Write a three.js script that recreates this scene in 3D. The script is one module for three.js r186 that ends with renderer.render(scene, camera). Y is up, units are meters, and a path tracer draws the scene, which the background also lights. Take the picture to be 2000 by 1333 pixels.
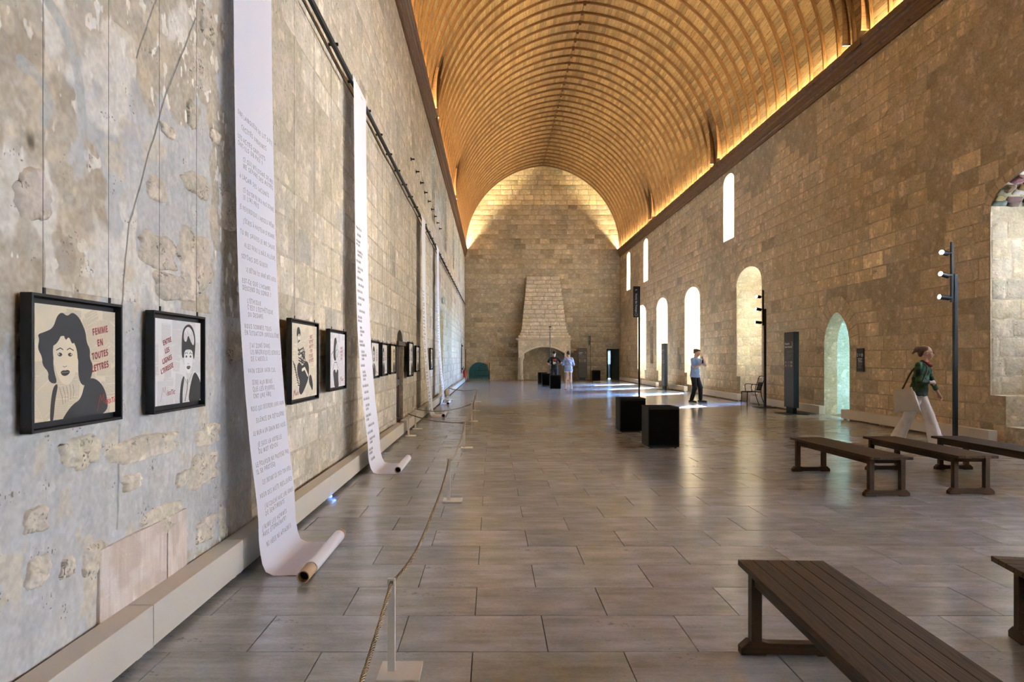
import * as THREE from 'three';
import { Sky } from 'three/addons/objects/Sky.js';
import { RoundedBoxGeometry } from 'three/addons/geometries/RoundedBoxGeometry.js';
import { mergeGeometries, mergeVertices } from 'three/addons/utils/BufferGeometryUtils.js';
import { RectAreaLightUniformsLib } from 'three/addons/lights/RectAreaLightUniformsLib.js';
RectAreaLightUniformsLib.init();

// ---------------------------------------------------------------- camera, sky, sun, exposure
// x to the right, y up, the hall runs along -z; metres. The camera stands 1.42 m high, 45 m from the end wall.
const scene = new THREE.Scene();
const EYE = 1.42, F = 1333;                                   // focal length in pixels of the 2000 x 1333 frame
const camera = new THREE.PerspectiveCamera(2 * Math.atan(666.5 / F) * 180 / Math.PI, 2000 / 1333, 0.1, 400);
camera.position.set(0, EYE, 0);
camera.setViewOffset(2000, 1333, 38.5, -34, 2000, 1333);       // the lens is shifted so that uprights stay upright
const renderer = new THREE.WebGLRenderer({ antialias: true });
renderer.toneMapping = THREE.LinearToneMapping;
renderer.toneMappingExposure = 2.6;
renderer.shadowMap.enabled = true;

const SUN_DIR = new THREE.Vector3(1, 0.83, -0.62).normalize();
const sky = new Sky();
sky.name = 'sky';
sky.scale.setScalar(300);
Object.assign(sky.material.uniforms.turbidity, { value: 10 });
sky.material.uniforms.rayleigh.value = 0.3;
sky.material.uniforms.mieCoefficient.value = 0.008;
sky.material.uniforms.sunPosition.value.copy(SUN_DIR);
scene.add(sky);
scene.backgroundIntensity = 9;
const sun = new THREE.DirectionalLight(new THREE.Color(1, 0.93, 0.8), 165);
sun.name = 'sun';
sun.position.copy(SUN_DIR).multiplyScalar(60).add(new THREE.Vector3(3, 0, -20));
sun.target.position.set(3, 0, -20);
Object.assign(sun.shadow.camera, { left: -40, right: 40, top: 40, bottom: -40, near: 1, far: 150 });
sun.shadow.mapSize.set(2048, 2048);
scene.add(sun, sun.target);
const LED_COLOR = new THREE.Color(1, 0.81, 0.48), LED_POWER = 290;       // warm strips behind the cornices
const SPOT_COLOR = new THREE.Color(1, 0.93, 0.84), SPOT_POWER = 36;      // spotlights on the stands

// ---------------------------------------------------------------- helpers
function random(seed) {
  let a = seed | 0;
  return () => { a = (a + 0x6d2b79f5) | 0; let t = Math.imul(a ^ (a >>> 15), 1 | a); t = (t + Math.imul(t ^ (t >>> 7), 61 | t)) ^ t; return ((t ^ (t >>> 14)) >>> 0) / 4294967296; };
}
const V = (x, y, z) => new THREE.Vector3(x, y, z);
const lerp = THREE.MathUtils.lerp, clamp = THREE.MathUtils.clamp, smooth = THREE.MathUtils.smoothstep;
const used = new Map();
function numbered(name) {
  const n = used.get(name) ?? 0;
  used.set(name, n + 1);
  return n ? name + '_' + String(n).padStart(3, '0') : name;
}
function tag(o, label, category, group) {
  o.userData.label = label; o.userData.category = category;
  if (group) o.userData.group = group;
  return o;
}
function thing(name, label, category, [x, y, z] = [0, 0, 0], turn = 0, group) {
  const o = new THREE.Group();
  o.name = numbered(name);
  o.position.set(x, y, z); o.rotation.y = turn;
  scene.add(o);
  return tag(o, label, category, group);
}
function structure(name, parent = scene) {
  const o = new THREE.Group();
  o.name = name; o.userData.kind = 'structure';
  parent.add(o);
  return o;
}
function merged(list) {
  const plain = list.map((g) => {
    const h = g.index ? g.toNonIndexed() : g;
    for (const k of Object.keys(h.attributes)) if (!['position', 'normal', 'uv', 'color'].includes(k)) h.deleteAttribute(k);
    return h;
  });
  return plain.length === 1 ? plain[0] : mergeGeometries(plain);
}
function part(name, geometry, material, parent = scene) {
  const m = new THREE.Mesh(Array.isArray(geometry) ? merged(geometry) : geometry, material);
  m.name = parent === scene ? numbered(name) : name;
  parent.add(m);
  return m;
}
function box(w, h, d, x = 0, y = 0, z = 0, r = 0.004) {
  const g = r ? new RoundedBoxGeometry(w, h, d, 1, Math.min(r, w / 2.1, h / 2.1, d / 2.1)) : new THREE.BoxGeometry(w, h, d);
  return g.translate(x, y, z);
}
function cyl(r0, r1, h, x, y, z, n = 16) { return new THREE.CylinderGeometry(r1, r0, h, n).translate(x, y, z); }   // r0 below, r1 above
function tube(points, r, n = 6, seg) {
  const c = points.length > 2 ? new THREE.CatmullRomCurve3(points) : new THREE.LineCurve3(points[0], points[1]);
  return new THREE.TubeGeometry(c, seg ?? Math.max(2, points.length * 4), r, n);
}
function tint(g, r, gr, b) {
  const n = g.attributes.position.count, c = new Float32Array(n * 3);
  for (let i = 0; i < n; i++) { c[i * 3] = r; c[i * 3 + 1] = gr; c[i * 3 + 2] = b; }
  return g.setAttribute('color', new THREE.BufferAttribute(c, 3));
}
// where a point falls in the photograph's frame, and whether it is seen at all
function seen(p, margin = 60) {
  const d = -p.z;
  if (d < 1) return 0;
  const x = 961.5 + (p.x * F) / d, y = 700.5 - ((p.y - EYE) * F) / d;
  return x > -margin && x < 2000 + margin && y > -margin && y < 1333 + margin ? 1 / (d * d) : 0;
}

// ---------------------------------------------------------------- noise and textures
const HASH = (() => { const r = random(99), a = new Float32Array(65536); for (let i = 0; i < 65536; i++) a[i] = r(); return a; })();
function lattice(ix, iy, seed) { return HASH[(ix * 374761 + iy * 668265 + seed * 9176) & 65535]; }
function noise(x, y, seed = 0, period = 0, periodY = period) {                        // value noise, tiling after `period` cells if given
  const ix = Math.floor(x), iy = Math.floor(y), fx = x - ix, fy = y - iy, w = (k) => (period ? ((k % period) + period) % period : k), wy = (k) => (periodY ? ((k % periodY) + periodY) % periodY : k);
  const s = fx * fx * (3 - 2 * fx), t = fy * fy * (3 - 2 * fy);
  const a = lattice(w(ix), wy(iy), seed), b = lattice(w(ix + 1), wy(iy), seed), c = lattice(w(ix), wy(iy + 1), seed), d = lattice(w(ix + 1), wy(iy + 1), seed);
  return a + (b - a) * s + (c - a) * t + (a - b - c + d) * s * t;
}
function fbm(x, y, seed = 0, oct = 4, period = 0, periodY = period) {
  let sum = 0, amp = 0.5, norm = 0, p = period, py = periodY;
  for (let i = 0; i < oct; i++) { sum += amp * noise(x, y, seed + i * 17, p, py); norm += amp; amp *= 0.55; x *= 2; y *= 2; p *= 2; py *= 2; }
  return sum / norm;
}
function texture(w, h, fn, srgb = true) {                            // fn(u, v) gives [r, g, b] in 0..255 or one grey number; data that is not colour is kept in floats, so that relief has no steps
  const data = srgb ? new Uint8Array(w * h * 4) : new Float32Array(w * h * 4), unit = srgb ? 1 : 1 / 255;
  for (let j = 0; j < h; j++) for (let i = 0; i < w; i++) {
    const c = fn((i + 0.5) / w, (j + 0.5) / h), o = (j * w + i) * 4, one = typeof c === 'number';
    for (let k = 0; k < 3; k++) data[o + k] = clamp(one ? c : c[k], 0, 255) * unit;
    data[o + 3] = 255 * unit;
  }
  const t = new THREE.DataTexture(data, w, h, THREE.RGBAFormat, srgb ? THREE.UnsignedByteType : THREE.FloatType);
  t.wrapS = t.wrapT = THREE.RepeatWrapping; t.magFilter = THREE.LinearFilter; t.minFilter = THREE.LinearMipmapLinearFilter; t.generateMipmaps = true;
  if (srgb) t.colorSpace = THREE.SRGBColorSpace;
  t.needsUpdate = true;
  return t;
}
function canvasTexture(w, h, draw) {
  const c = document.createElement('canvas');
  c.width = w; c.height = h;
  draw(c.getContext('2d'), w, h);
  const t = new THREE.CanvasTexture(c);
  t.colorSpace = THREE.SRGBColorSpace;
  return t;
}
function metres(t, size, sizeV = size) { t.repeat.set(1 / size, 1 / sizeV); return t; }

// limestone: mottled, pitted, with chisel strokes; 1.6 m square
const stoneMap = metres(texture(1024, 1024, (u, v) => {
  const big = fbm(u * 6, v * 6, 1, 4, 6), fine = fbm(u * 60, v * 60, 5, 3, 60), pit = noise(u * 150, v * 150, 9, 150) * noise(u * 24, v * 24, 12, 24), white = smooth(fbm(u * 14, v * 14, 21, 3, 14), 0.62, 0.75);
  const k = 168 + big * 48 + (fine - 0.5) * 44 - smooth(pit, 0.55, 0.85) * 45 + white * 26;
  return [k * 1.02, k * (1 - 0.02 * big), k * (0.97 - 0.08 * (1 - big))];
}), 1.6);
const stoneBump = metres(texture(1024, 1024, (u, v) => {
  const pit = noise(u * 150, v * 150, 9, 150) * noise(u * 24, v * 24, 12, 24);
  return 150 + (fbm(u * 10, v * 10, 1, 5, 10) - 0.5) * 190 + (fbm(u * 70, v * 70, 5, 2, 70) - 0.5) * 60 - smooth(pit, 0.5, 0.8) * 90;
}, false), 1.6);
// wood: long grain along u; 1 m long, 0.25 m across
const woodMap = metres(texture(1024, 512, (u, v) => {
  const warp = fbm(u * 3, v * 3, 41, 3, 3), ring = 0.5 + 0.5 * Math.sin((v * 5 + warp * 1.6) * 12.57), fine = fbm(u * 8, v * 128, 43, 2, 8, 128), knot = smooth(fbm(u * 7, v * 9, 47, 2), 0.74, 0.82);
  const k = 160 + ring * 34 + (fine - 0.5) * 80 - knot * 60;
  return [k * 1.03, k * (0.985 - knot * 0.06), k * (0.95 - 0.06 * ring)];
}), 1, 0.25);
const woodBump = metres(texture(512, 512, (u, v) => 120 + fbm(u * 4, v * 64, 43, 3, 4, 64) * 110, false), 1, 0.25);
// worn paving stone: streaks across the hall, scuffs and specks; 1.46 x 0.93 m
const floorMap = metres(texture(1024, 1024, (u, v) => {
  const streak = fbm(u * 3, v * 22, 61, 4, 3, 22), cloud = fbm(u * 6, v * 6, 63, 4, 6), fine = fbm(u * 120, v * 120, 66, 2, 120), speck = smooth(noise(u * 90, v * 90, 68, 90) * noise(u * 9, v * 9, 69, 9), 0.72, 0.8);
  const k = 176 + (streak - 0.5) * 30 + (cloud - 0.5) * 50 + (fine - 0.5) * 16 - speck * 26;
  return [k * 1.01, k, k * (0.97 - 0.05 * (1 - cloud))];
}), 1.46, 0.93);
const floorBump = metres(texture(512, 512, (u, v) => 120 + (fbm(u * 3, v * 12, 75, 3, 3, 12) - 0.5) * 120 + (fbm(u * 70, v * 70, 77, 2, 70) - 0.5) * 50, false), 1.46, 0.93);

const M = (o) => new THREE.MeshStandardMaterial({ roughness: 0.8, ...o });
const rgb = (r, g, b) => new THREE.Color().setRGB(r, g, b);
const mat = {
  stone: M({ map: stoneMap, bumpMap: stoneBump, bumpScale: 0.008, roughness: 0.93, vertexColors: true }),
  mortarLeft: M({ map: stoneMap, bumpMap: stoneBump, bumpScale: 0.012, roughness: 0.95, color: rgb(0.78, 0.72, 0.62) }),
  mortarRight: M({ map: stoneMap, bumpMap: stoneBump, bumpScale: 0.012, roughness: 0.95, color: rgb(0.7, 0.61, 0.47) }),
  reveal: M({ map: stoneMap, bumpMap: stoneBump, bumpScale: 0.008, roughness: 0.93, color: rgb(0.86, 0.78, 0.64) }),
  plaster: M({ map: stoneMap, bumpMap: stoneBump, bumpScale: 0.004, roughness: 0.95, color: rgb(0.66, 0.9, 1) }),  // cool skylight is put into this bluish colour
  board: M({ map: woodMap, bumpMap: woodBump, bumpScale: 0.001, roughness: 0.6, vertexColors: true }),
  rib: M({ map: woodMap, bumpMap: woodBump, bumpScale: 0.001, roughness: 0.55, color: rgb(0.27, 0.135, 0.042) }),
  cornice: M({ map: woodMap, bumpMap: woodBump, bumpScale: 0.001, roughness: 0.5, color: rgb(0.27, 0.135, 0.055) }),
  roof: M({ color: rgb(0.1, 0.06, 0.03), roughness: 0.95 }),
  slab: M({ map: floorMap, bumpMap: floorBump, bumpScale: 0.0008, roughness: 0.19, vertexColors: true }),
  joint: M({ color: rgb(0.035, 0.03, 0.027), roughness: 0.95 }),
  black: new THREE.MeshPhysicalMaterial({ color: rgb(0.006, 0.006, 0.0065), roughness: 0.55, specularIntensity: 0.4 }),
  blackMatt: M({ color: rgb(0.005, 0.005, 0.0055), roughness: 0.75 }),
  darkMetal: M({ color: rgb(0.022, 0.026, 0.032), roughness: 0.42, metalness: 0.5 }),
  frosted: new THREE.MeshPhysicalMaterial({ color: 0xffffff, transmission: 1, thickness: 0, roughness: 1, ior: 1.45 }),
  greyGlass: new THREE.MeshPhysicalMaterial({ color: rgb(0.55, 0.57, 0.6), transmission: 1, thickness: 0, roughness: 1, ior: 1.45 }),
  glass: new THREE.MeshPhysicalMaterial({ color: 0xffffff, transmission: 1, thickness: 0, roughness: 0.02, ior: 1.45 }),
  cream: M({ color: rgb(0.62, 0.56, 0.46), roughness: 0.5 }),
};

// ---------------------------------------------------------------- the hall: walls with their openings
const XL = -1.82, XR = 8.43, ZEND = -45, ZBACK = 7, WALL_TOP = 8.64, THICK = 1.9;
// a wall's own axes: u along it, v up, n into the room
function frame(o, u, n) {
  const m = new THREE.Matrix4().makeBasis(u, V(0, 1, 0), n).setPosition(o);
  return { m, q: new THREE.Quaternion().setFromRotationMatrix(m), at: (x, y, z = 0) => V(x, y, z).applyMatrix4(m) };
}
const RIGHT = frame(V(XR, 0, 0), V(0, 0, 1), V(-1, 0, 0)), LEFT = frame(V(XL, 0, 0), V(0, 0, -1), V(1, 0, 0)), END = frame(V(0, 0, ZEND), V(1, 0, 0), V(0, 0, 1)), BACK = frame(V(0, 0, ZBACK), V(-1, 0, 0), V(0, 0, -1));
// outline of an arched opening: anticlockwise from the lower left; `seat` is a narrower, deeper cut below the sill
function outline({ c, w, y0, ys, ya, pointed, seat }, n = 9) {
  const p = seat ? [[c - seat.w, seat.y0], [c + seat.w, seat.y0], [c + seat.w, y0], [c + w, y0]] : [[c - w, y0], [c + w, y0]];
  const h = ya - ys, r = (w * w + h * h) / (2 * w), end = Math.asin(Math.min(1, h / r));
  const half = [];
  for (let k = 0; k <= n; k++) {
    const t = k / n;
    half.push(pointed ? [w - r + r * Math.cos(end * t), ys + r * Math.sin(end * t)] : [w * Math.cos((Math.PI / 2) * t), ys + h * Math.sin((Math.PI / 2) * t)]);
  }
  for (const [x, y] of half) p.push([c + x, y]);
  for (const [x, y] of half.slice(0, n).reverse()) p.push([c - x, y]);
  if (seat) p.push([c - w, y0], [c - seat.w, y0]);
  return p;
}
const path2 = (P, Kind = THREE.Shape) => new Kind(P.map(([x, y]) => new THREE.Vector2(x, y)));
function face(P, holes, z, back) {
  const s = path2(P);
  s.holes = holes.map((h) => path2([...h].reverse(), THREE.Path));
  const g = new THREE.ShapeGeometry(s).toNonIndexed();
  if (back) { const a = g.attributes.position.array; for (let i = 0; i < a.length; i += 9) for (let k = 0; k < 3; k++) [a[i + 3 + k], a[i + 6 + k]] = [a[i + 6 + k], a[i + 3 + k]]; g.computeVertexNormals(); const q = g.attributes.uv, p = g.attributes.position; for (let i = 0; i < q.count; i++) q.setXY(i, p.getX(i), p.getY(i)); }
  return g.translate(0, 0, z);
}
function strip(A, za, B, zb) {                                       // the reveal between outline A at depth za and outline B at depth zb
  const pos = [], uv = [];
  let run = 0;
  for (let i = 0; i < A.length; i++) {
    const j = (i + 1) % A.length, a0 = [...A[i], za], a1 = [...A[j], za], b0 = [...B[i], zb], b1 = [...B[j], zb], len = Math.hypot(A[j][0] - A[i][0], A[j][1] - A[i][1]);
    if (len < 1e-6) continue;
    pos.push(...a0, ...a1, ...b1, ...a0, ...b1, ...b0);
    uv.push(0, run, 0, run + len, zb - za, run + len, 0, run, zb - za, run + len, zb - za, run);
    run += len;
  }
  const g = new THREE.BufferGeometry();
  g.setAttribute('position', new THREE.Float32BufferAttribute(pos, 3));
  g.setAttribute('uv', new THREE.Float32BufferAttribute(uv, 2));
  g.computeVertexNormals();
  return g;
}
const turned = (P) => [...P].reverse();
function shell(parent, name, f, rect, openings, material, revealMaterial, thick = THICK) {
  const [u0, u1, v0, v1] = rect, R4 = [[u0, v0], [u1, v0], [u1, v1], [u0, v1]];
  const body = [face(R4, openings.map((o) => o.inner), 0), strip(turned(R4), -thick, turned(R4), 0)], rev = [], pale = [];
  const outerHoles = [];
  for (const o of openings) {
    let A = o.inner, z = 0;
    for (const s of o.stages) {
      if (s.back) { body.push(face(A, [s.hole], z)); A = s.hole; }
      (s.pale ? pale : rev).push(strip(A, z, s.to, -s.depth)); A = s.to; z = -s.depth;
    }
    if (o.blind) body.push(face(A, [], z)); else outerHoles.push(A);
  }
  body.push(face(R4, outerHoles, -thick, true));
  part(name, merged(body).applyMatrix4(f.m), material, parent);
  if (rev.length) part('reveal', merged(rev).applyMatrix4(f.m), revealMaterial, parent);
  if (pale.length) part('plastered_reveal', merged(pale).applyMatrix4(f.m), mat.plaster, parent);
}

// the tall windows with seats in the right wall (centre = distance from the camera), the slits above them
const bays = [38.5, 33.9, 28.8, 22.45, 10.45, 4.45, -1.55], slits = [42.25, 37.5, 24.35];
function bay(c) {
  const room = { c, w: 1.1, y0: 0.8, ys: 3.88, ya: 4.43, seat: { w: 0.75, y0: 0.3 } }, deep = { ...room, w: 1.02, seat: { w: 0.72, y0: 0.3 } };
  const hole = { c, w: 0.76, y0: 1.35, ys: 3.55, ya: 4.2 }, out = { c, w: 0.66, y0: 1.75, ys: 3.6, ya: 4.15 };
  return { shape: room, inner: outline(room), stages: [{ to: outline(deep), depth: 0.95 }, { back: true, hole: outline(hole), to: outline(out), depth: THICK }], glazed: out, pane: c > -9 ? mat.frosted : c > -12 ? mat.greyGlass : mat.glass };
}
function slit(c) {
  const room = { c, w: 0.55, y0: 5.65, ys: 7.72, ya: 8.0 }, out = { c, w: 0.5, y0: 6.2, ys: 7.72, ya: 7.95 };
  return { shape: room, inner: outline(room), stages: [{ to: outline(out), depth: THICK }], glazed: out };
}
const chapelDoor = (() => {
  const a = { c: -16.72, w: 0.615, y0: 0, ys: 1.72, ya: 2.56, pointed: true }, b = { ...a, w: 0.6, ya: 2.53 }, d = { ...a, w: 0.78, ys: 1.75, ya: 2.75 };
  return { shape: a, inner: outline(a), stages: [{ to: outline(b), depth: 0.32 }, { to: outline(d), depth: 0.34 }, { to: outline(d), depth: THICK, pale: true }] };
})();
const niche = (() => {
  const a = { c: -36.1, w: 0.36, y0: 1.15, ys: 3.12, ya: 3.2 };
  return { shape: a, inner: outline(a), stages: [{ to: outline(a), depth: 0.3 }], blind: true };
})();
const rightOpenings = [niche, ...bays.map((d) => bay(-d)), ...slits.map((d) => slit(-d)), chapelDoor];
const wallRight = structure('wall_right');
shell(wallRight, 'masonry', RIGHT, [ZEND - 2, ZBACK + 2, 0, WALL_TOP], rightOpenings, mat.mortarRight, mat.reveal);
// left wall: u = distance from the camera
const boardedDoor = (() => {
  const a = { c: 13.43, w: 0.47, y0: 0.14, ys: 1.66, ya: 1.98 };
  return { shape: a, inner: outline(a), stages: [{ to: outline(a), depth: 0.14 }], blind: true };
})();
const openDoor = (() => {
  const a = { c: 24.35, w: 0.9, y0: 0, ys: 2.5, ya: 3.16, pointed: false };
  return { shape: a, inner: outline(a), stages: [{ to: outline(a), depth: THICK }] };
})();
const leftOpenings = [boardedDoor, openDoor, ...[21.1, 26.6, 32, 37.3].map((d) => slit(d))];
const wallLeft = structure('wall_left');
shell(wallLeft, 'masonry', LEFT, [-ZBACK - 2, -ZEND + 2, 0, WALL_TOP], leftOpenings, mat.mortarLeft, mat.reveal);
// end wall with a low arch down to the stairs and a door in the corner
const stairArch = (() => {
  const a = { c: -0.9, w: 0.7, y0: 0, ys: 0.45, ya: 1.17, pointed: true };
  return { shape: a, inner: outline(a), stages: [{ to: outline(a), depth: THICK }] };
})();
const cornerDoor = (() => {
  const a = { c: 7.96, w: 0.42, y0: 0, ys: 2.05, ya: 2.08 };
  return { shape: a, inner: outline(a), stages: [{ to: outline(a), depth: THICK }] };
})();
const hearth = (() => {
  const a = { c: 3.35, w: 1.3, y0: 0, ys: 1.55, ya: 2.0 };
  return { shape: a, inner: outline(a), stages: [{ to: outline(a), depth: 0.55 }], blind: true };
})();
const wallEnd = structure('wall_end');
shell(wallEnd, 'masonry', END, [XL - 2, XR + 2, 0, 15], [stairArch, cornerDoor, hearth], mat.mortarRight, mat.reveal);
const wallBack = structure('wall_back');
shell(wallBack, 'masonry', BACK, [-XR - 2, -XL + 2, 0, 15], [], mat.mortarRight, mat.reveal);

// a sun-blocking wall and paving for the chapel behind the pointed door, the passage behind the open door, and rooms behind the end wall's openings
const chapel = structure('wall_chapel_sun_block');
part('plaster', box(0.3, 6, 16, XR + 5.2, 3, -18, 0), mat.plaster, chapel);  // unseen wall, added and sized to keep direct sun out of the doorway
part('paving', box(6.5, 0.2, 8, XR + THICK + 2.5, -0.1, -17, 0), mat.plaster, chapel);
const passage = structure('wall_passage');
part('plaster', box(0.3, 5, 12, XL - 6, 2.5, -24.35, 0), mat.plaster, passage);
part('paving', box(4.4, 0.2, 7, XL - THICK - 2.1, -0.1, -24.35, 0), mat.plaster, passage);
const court = structure('ground');
part('courtyard', box(160, 0.4, 160, 70, -6, -20, 0), M({ map: stoneMap, color: rgb(0.6, 0.56, 0.48), roughness: 0.95 }), court);

// ---------------------------------------------------------------- stones
// one dressed stone: a face w x h standing t proud of the mortar, its edges worn
function stoneGeometry(w, h, t, r, rough, n = 3) {
  const c = Math.min(0.012, w * 0.12, h * 0.12), P = [], uv = [], idx = [], ou = r() * 1.6, ov = r() * 1.6, s = n + 1;
  for (let j = 0; j < s; j++) for (let i = 0; i < s; i++) {
    const ei = i === 0 || i === n, ej = j === 0 || j === n;
    let x = (i / n - 0.5) * (w - 2 * c), y = (j / n - 0.5) * (h - 2 * c);
    x += (r() - 0.5) * (ei ? c * 0.9 : w * 0.12); y += (r() - 0.5) * (ej ? c * 0.9 : h * 0.12);
    P.push(x, y, t * (ei || ej ? 0.8 : 1) + (r() - 0.5) * rough);
    uv.push(x + ou, y + ov);
  }
  const rim = [];
  for (let i = 0; i < n; i++) rim.push(i);
  for (let j = 0; j < n; j++) rim.push(j * s + n);
  for (let i = n; i > 0; i--) rim.push(n * s + i);
  for (let j = n; j > 0; j--) rim.push(j * s);
  for (let j = 0; j < n; j++) for (let i = 0; i < n; i++) { const a = j * s + i; idx.push(a, a + 1, a + s + 1, a, a + s + 1, a + s); }
  const base = s * s;
  for (const k of rim) { const x = P[k * 3], y = P[k * 3 + 1], fx = w / 2 / Math.max(Math.abs(x), 1e-4), fy = h / 2 / Math.max(Math.abs(y), 1e-4), q = Math.min(fx, fy); P.push(clamp(x * q, -w / 2, w / 2), clamp(y * q, -h / 2, h / 2), -0.01); uv.push(x * q + ou, y * q + ov); }
  const m = rim.length;
  for (let k = 0; k < m; k++) { const l = (k + 1) % m; idx.push(rim[k], base + k, base + l, rim[k], base + l, rim[l]); }
  const g = new THREE.BufferGeometry();
  g.setAttribute('position', new THREE.Float32BufferAttribute(P, 3));
  g.setAttribute('uv', new THREE.Float32BufferAttribute(uv, 2));
  g.setIndex(idx);
  g.computeVertexNormals();
  return g;
}
// courses of stones over a rectangle of a wall, left free where `shapes` (openings) are
function courses(rect, shapes, r, { h = [0.3, 0.38], l = [0.35, 0.8], gap = 0.012, margin = 0.02, free = () => 1 }) {
  const [u0, u1, v0, v1] = rect, out = [];
  for (let v = v0; v < v1 - 0.08;) {
    const hh = Math.min(lerp(...h, r()), v1 - v), cuts = [];
    for (const s of shapes) {
      const lo = s.seat ? s.seat.y0 : s.y0;
      if (v + hh <= lo + 0.01 || v >= s.ya + (s.ring ?? 0)) continue;
      let w = s.seat && v + hh <= s.y0 + 0.02 ? s.seat.w : s.w;
      if (v > s.ys) { const k = clamp((v - s.ys) / (s.ya - s.ys), 0, 1); w = s.w * (s.pointed ? 1 - k * k * 0.9 : Math.sqrt(1 - k * k)); }
      w += (v + hh > s.ys ? s.ring ?? 0 : 0) + margin;
      cuts.push([s.c - w, s.c + w]);
    }
    cuts.sort((a, b) => a[0] - b[0]);
    let at = u0;
    for (const [a, b] of [...cuts, [u1, u1]]) {
      let x = at + (at === u0 ? -r() * 0.3 : 0);
      while (x < a - 0.06) {
        let w = lerp(...l, r());
        if (a - x - w < 0.22) w = a - x;
        const s = Math.max(x, u0), e = Math.min(x + w, a);
        if (e - s > 0.06 && free((s + e) / 2, v + hh / 2)) out.push([s + gap / 2, e - gap / 2, v + gap / 2, v + hh - gap / 2]);
        x += w;
      }
      at = Math.max(at, b);
    }
    v += hh;
  }
  return out;
}
// voussoirs round an arch: [outline points] of wedges
function ring(s, depth, count) {
  const h = s.ya - s.ys, r = (s.w * s.w + h * h) / (2 * s.w), end = Math.asin(Math.min(1, h / r)), out = [];
  const on = (t, k) => {                                           // t 0..1 from the right spring over the crown to the left one
    const q = t <= 0.5 ? t * 2 : 2 - t * 2;
    let x, y, nx, ny;
    if (s.pointed) { x = s.w - r + r * Math.cos(end * q); y = r * Math.sin(end * q); nx = Math.cos(end * q); ny = Math.sin(end * q); }
    else { const a = (Math.PI / 2) * q; x = s.w * Math.cos(a); y = h * Math.sin(a); nx = Math.cos(a) * h; ny = Math.sin(a) * s.w; const l = Math.hypot(nx, ny); nx /= l; ny /= l; }
    return [s.c + (t <= 0.5 ? 1 : -1) * (x + nx * k), s.ys + y + ny * k];
  };
  for (let i = 0; i < count; i++) { const a = i / count, b = (i + 1) / count, e = 0.06 / count; out.push([on(a + e, 0.012), on(a + e, depth), on(b - e, depth), on(b - e, 0.012)]); }
  return out;
}
function wedge(P, t) {
  return new THREE.ExtrudeGeometry(path2(P), { depth: t, bevelEnabled: true, bevelThickness: 0.006, bevelSize: 0.004, bevelSegments: 1 }).translate(0, 0, -0.006);
}
// puts stones on a wall: the largest in the picture are parts of their own, the rest one piece of stonework
function layStones(parent, f, stones, r, { t = [0.006, 0.018], rough = 0.008, color, limit = 300, lift = () => 0 }) {
  const list = stones.map(([a, b, c, d]) => {
    const p = f.at((a + b) / 2, (c + d) / 2);
    const n = V(0, 0, 1).applyQuaternion(f.q), ray = p.clone().sub(camera.position).normalize();
    return { a, b, c, d, p, size: seen(p) * (b - a) * (d - c) * Math.max(0, -n.dot(ray)) };
  }).sort((x, y) => y.size - x.size);
  const rest = [];
  list.forEach((s, k) => {
    const near = s.size > 0 && k < limit, g = stoneGeometry(s.b - s.a, s.d - s.c, lerp(...t, r()), r, rough, near || s.size > 4e-5 ? 3 : 2);
    tint(g, ...color(s.p, r));
    const z = lift((s.a + s.b) / 2);
    if (near) { const m = part('stone', g, mat.stone, parent); m.position.copy(f.at((s.a + s.b) / 2, (s.c + s.d) / 2, z)); m.quaternion.copy(f.q); }
    else rest.push(g.translate((s.a + s.b) / 2, (s.c + s.d) / 2, z).applyMatrix4(f.m));
  });
  if (rest.length) part('stonework', rest, mat.stone, parent).userData.kind = 'stuff';
}
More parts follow.
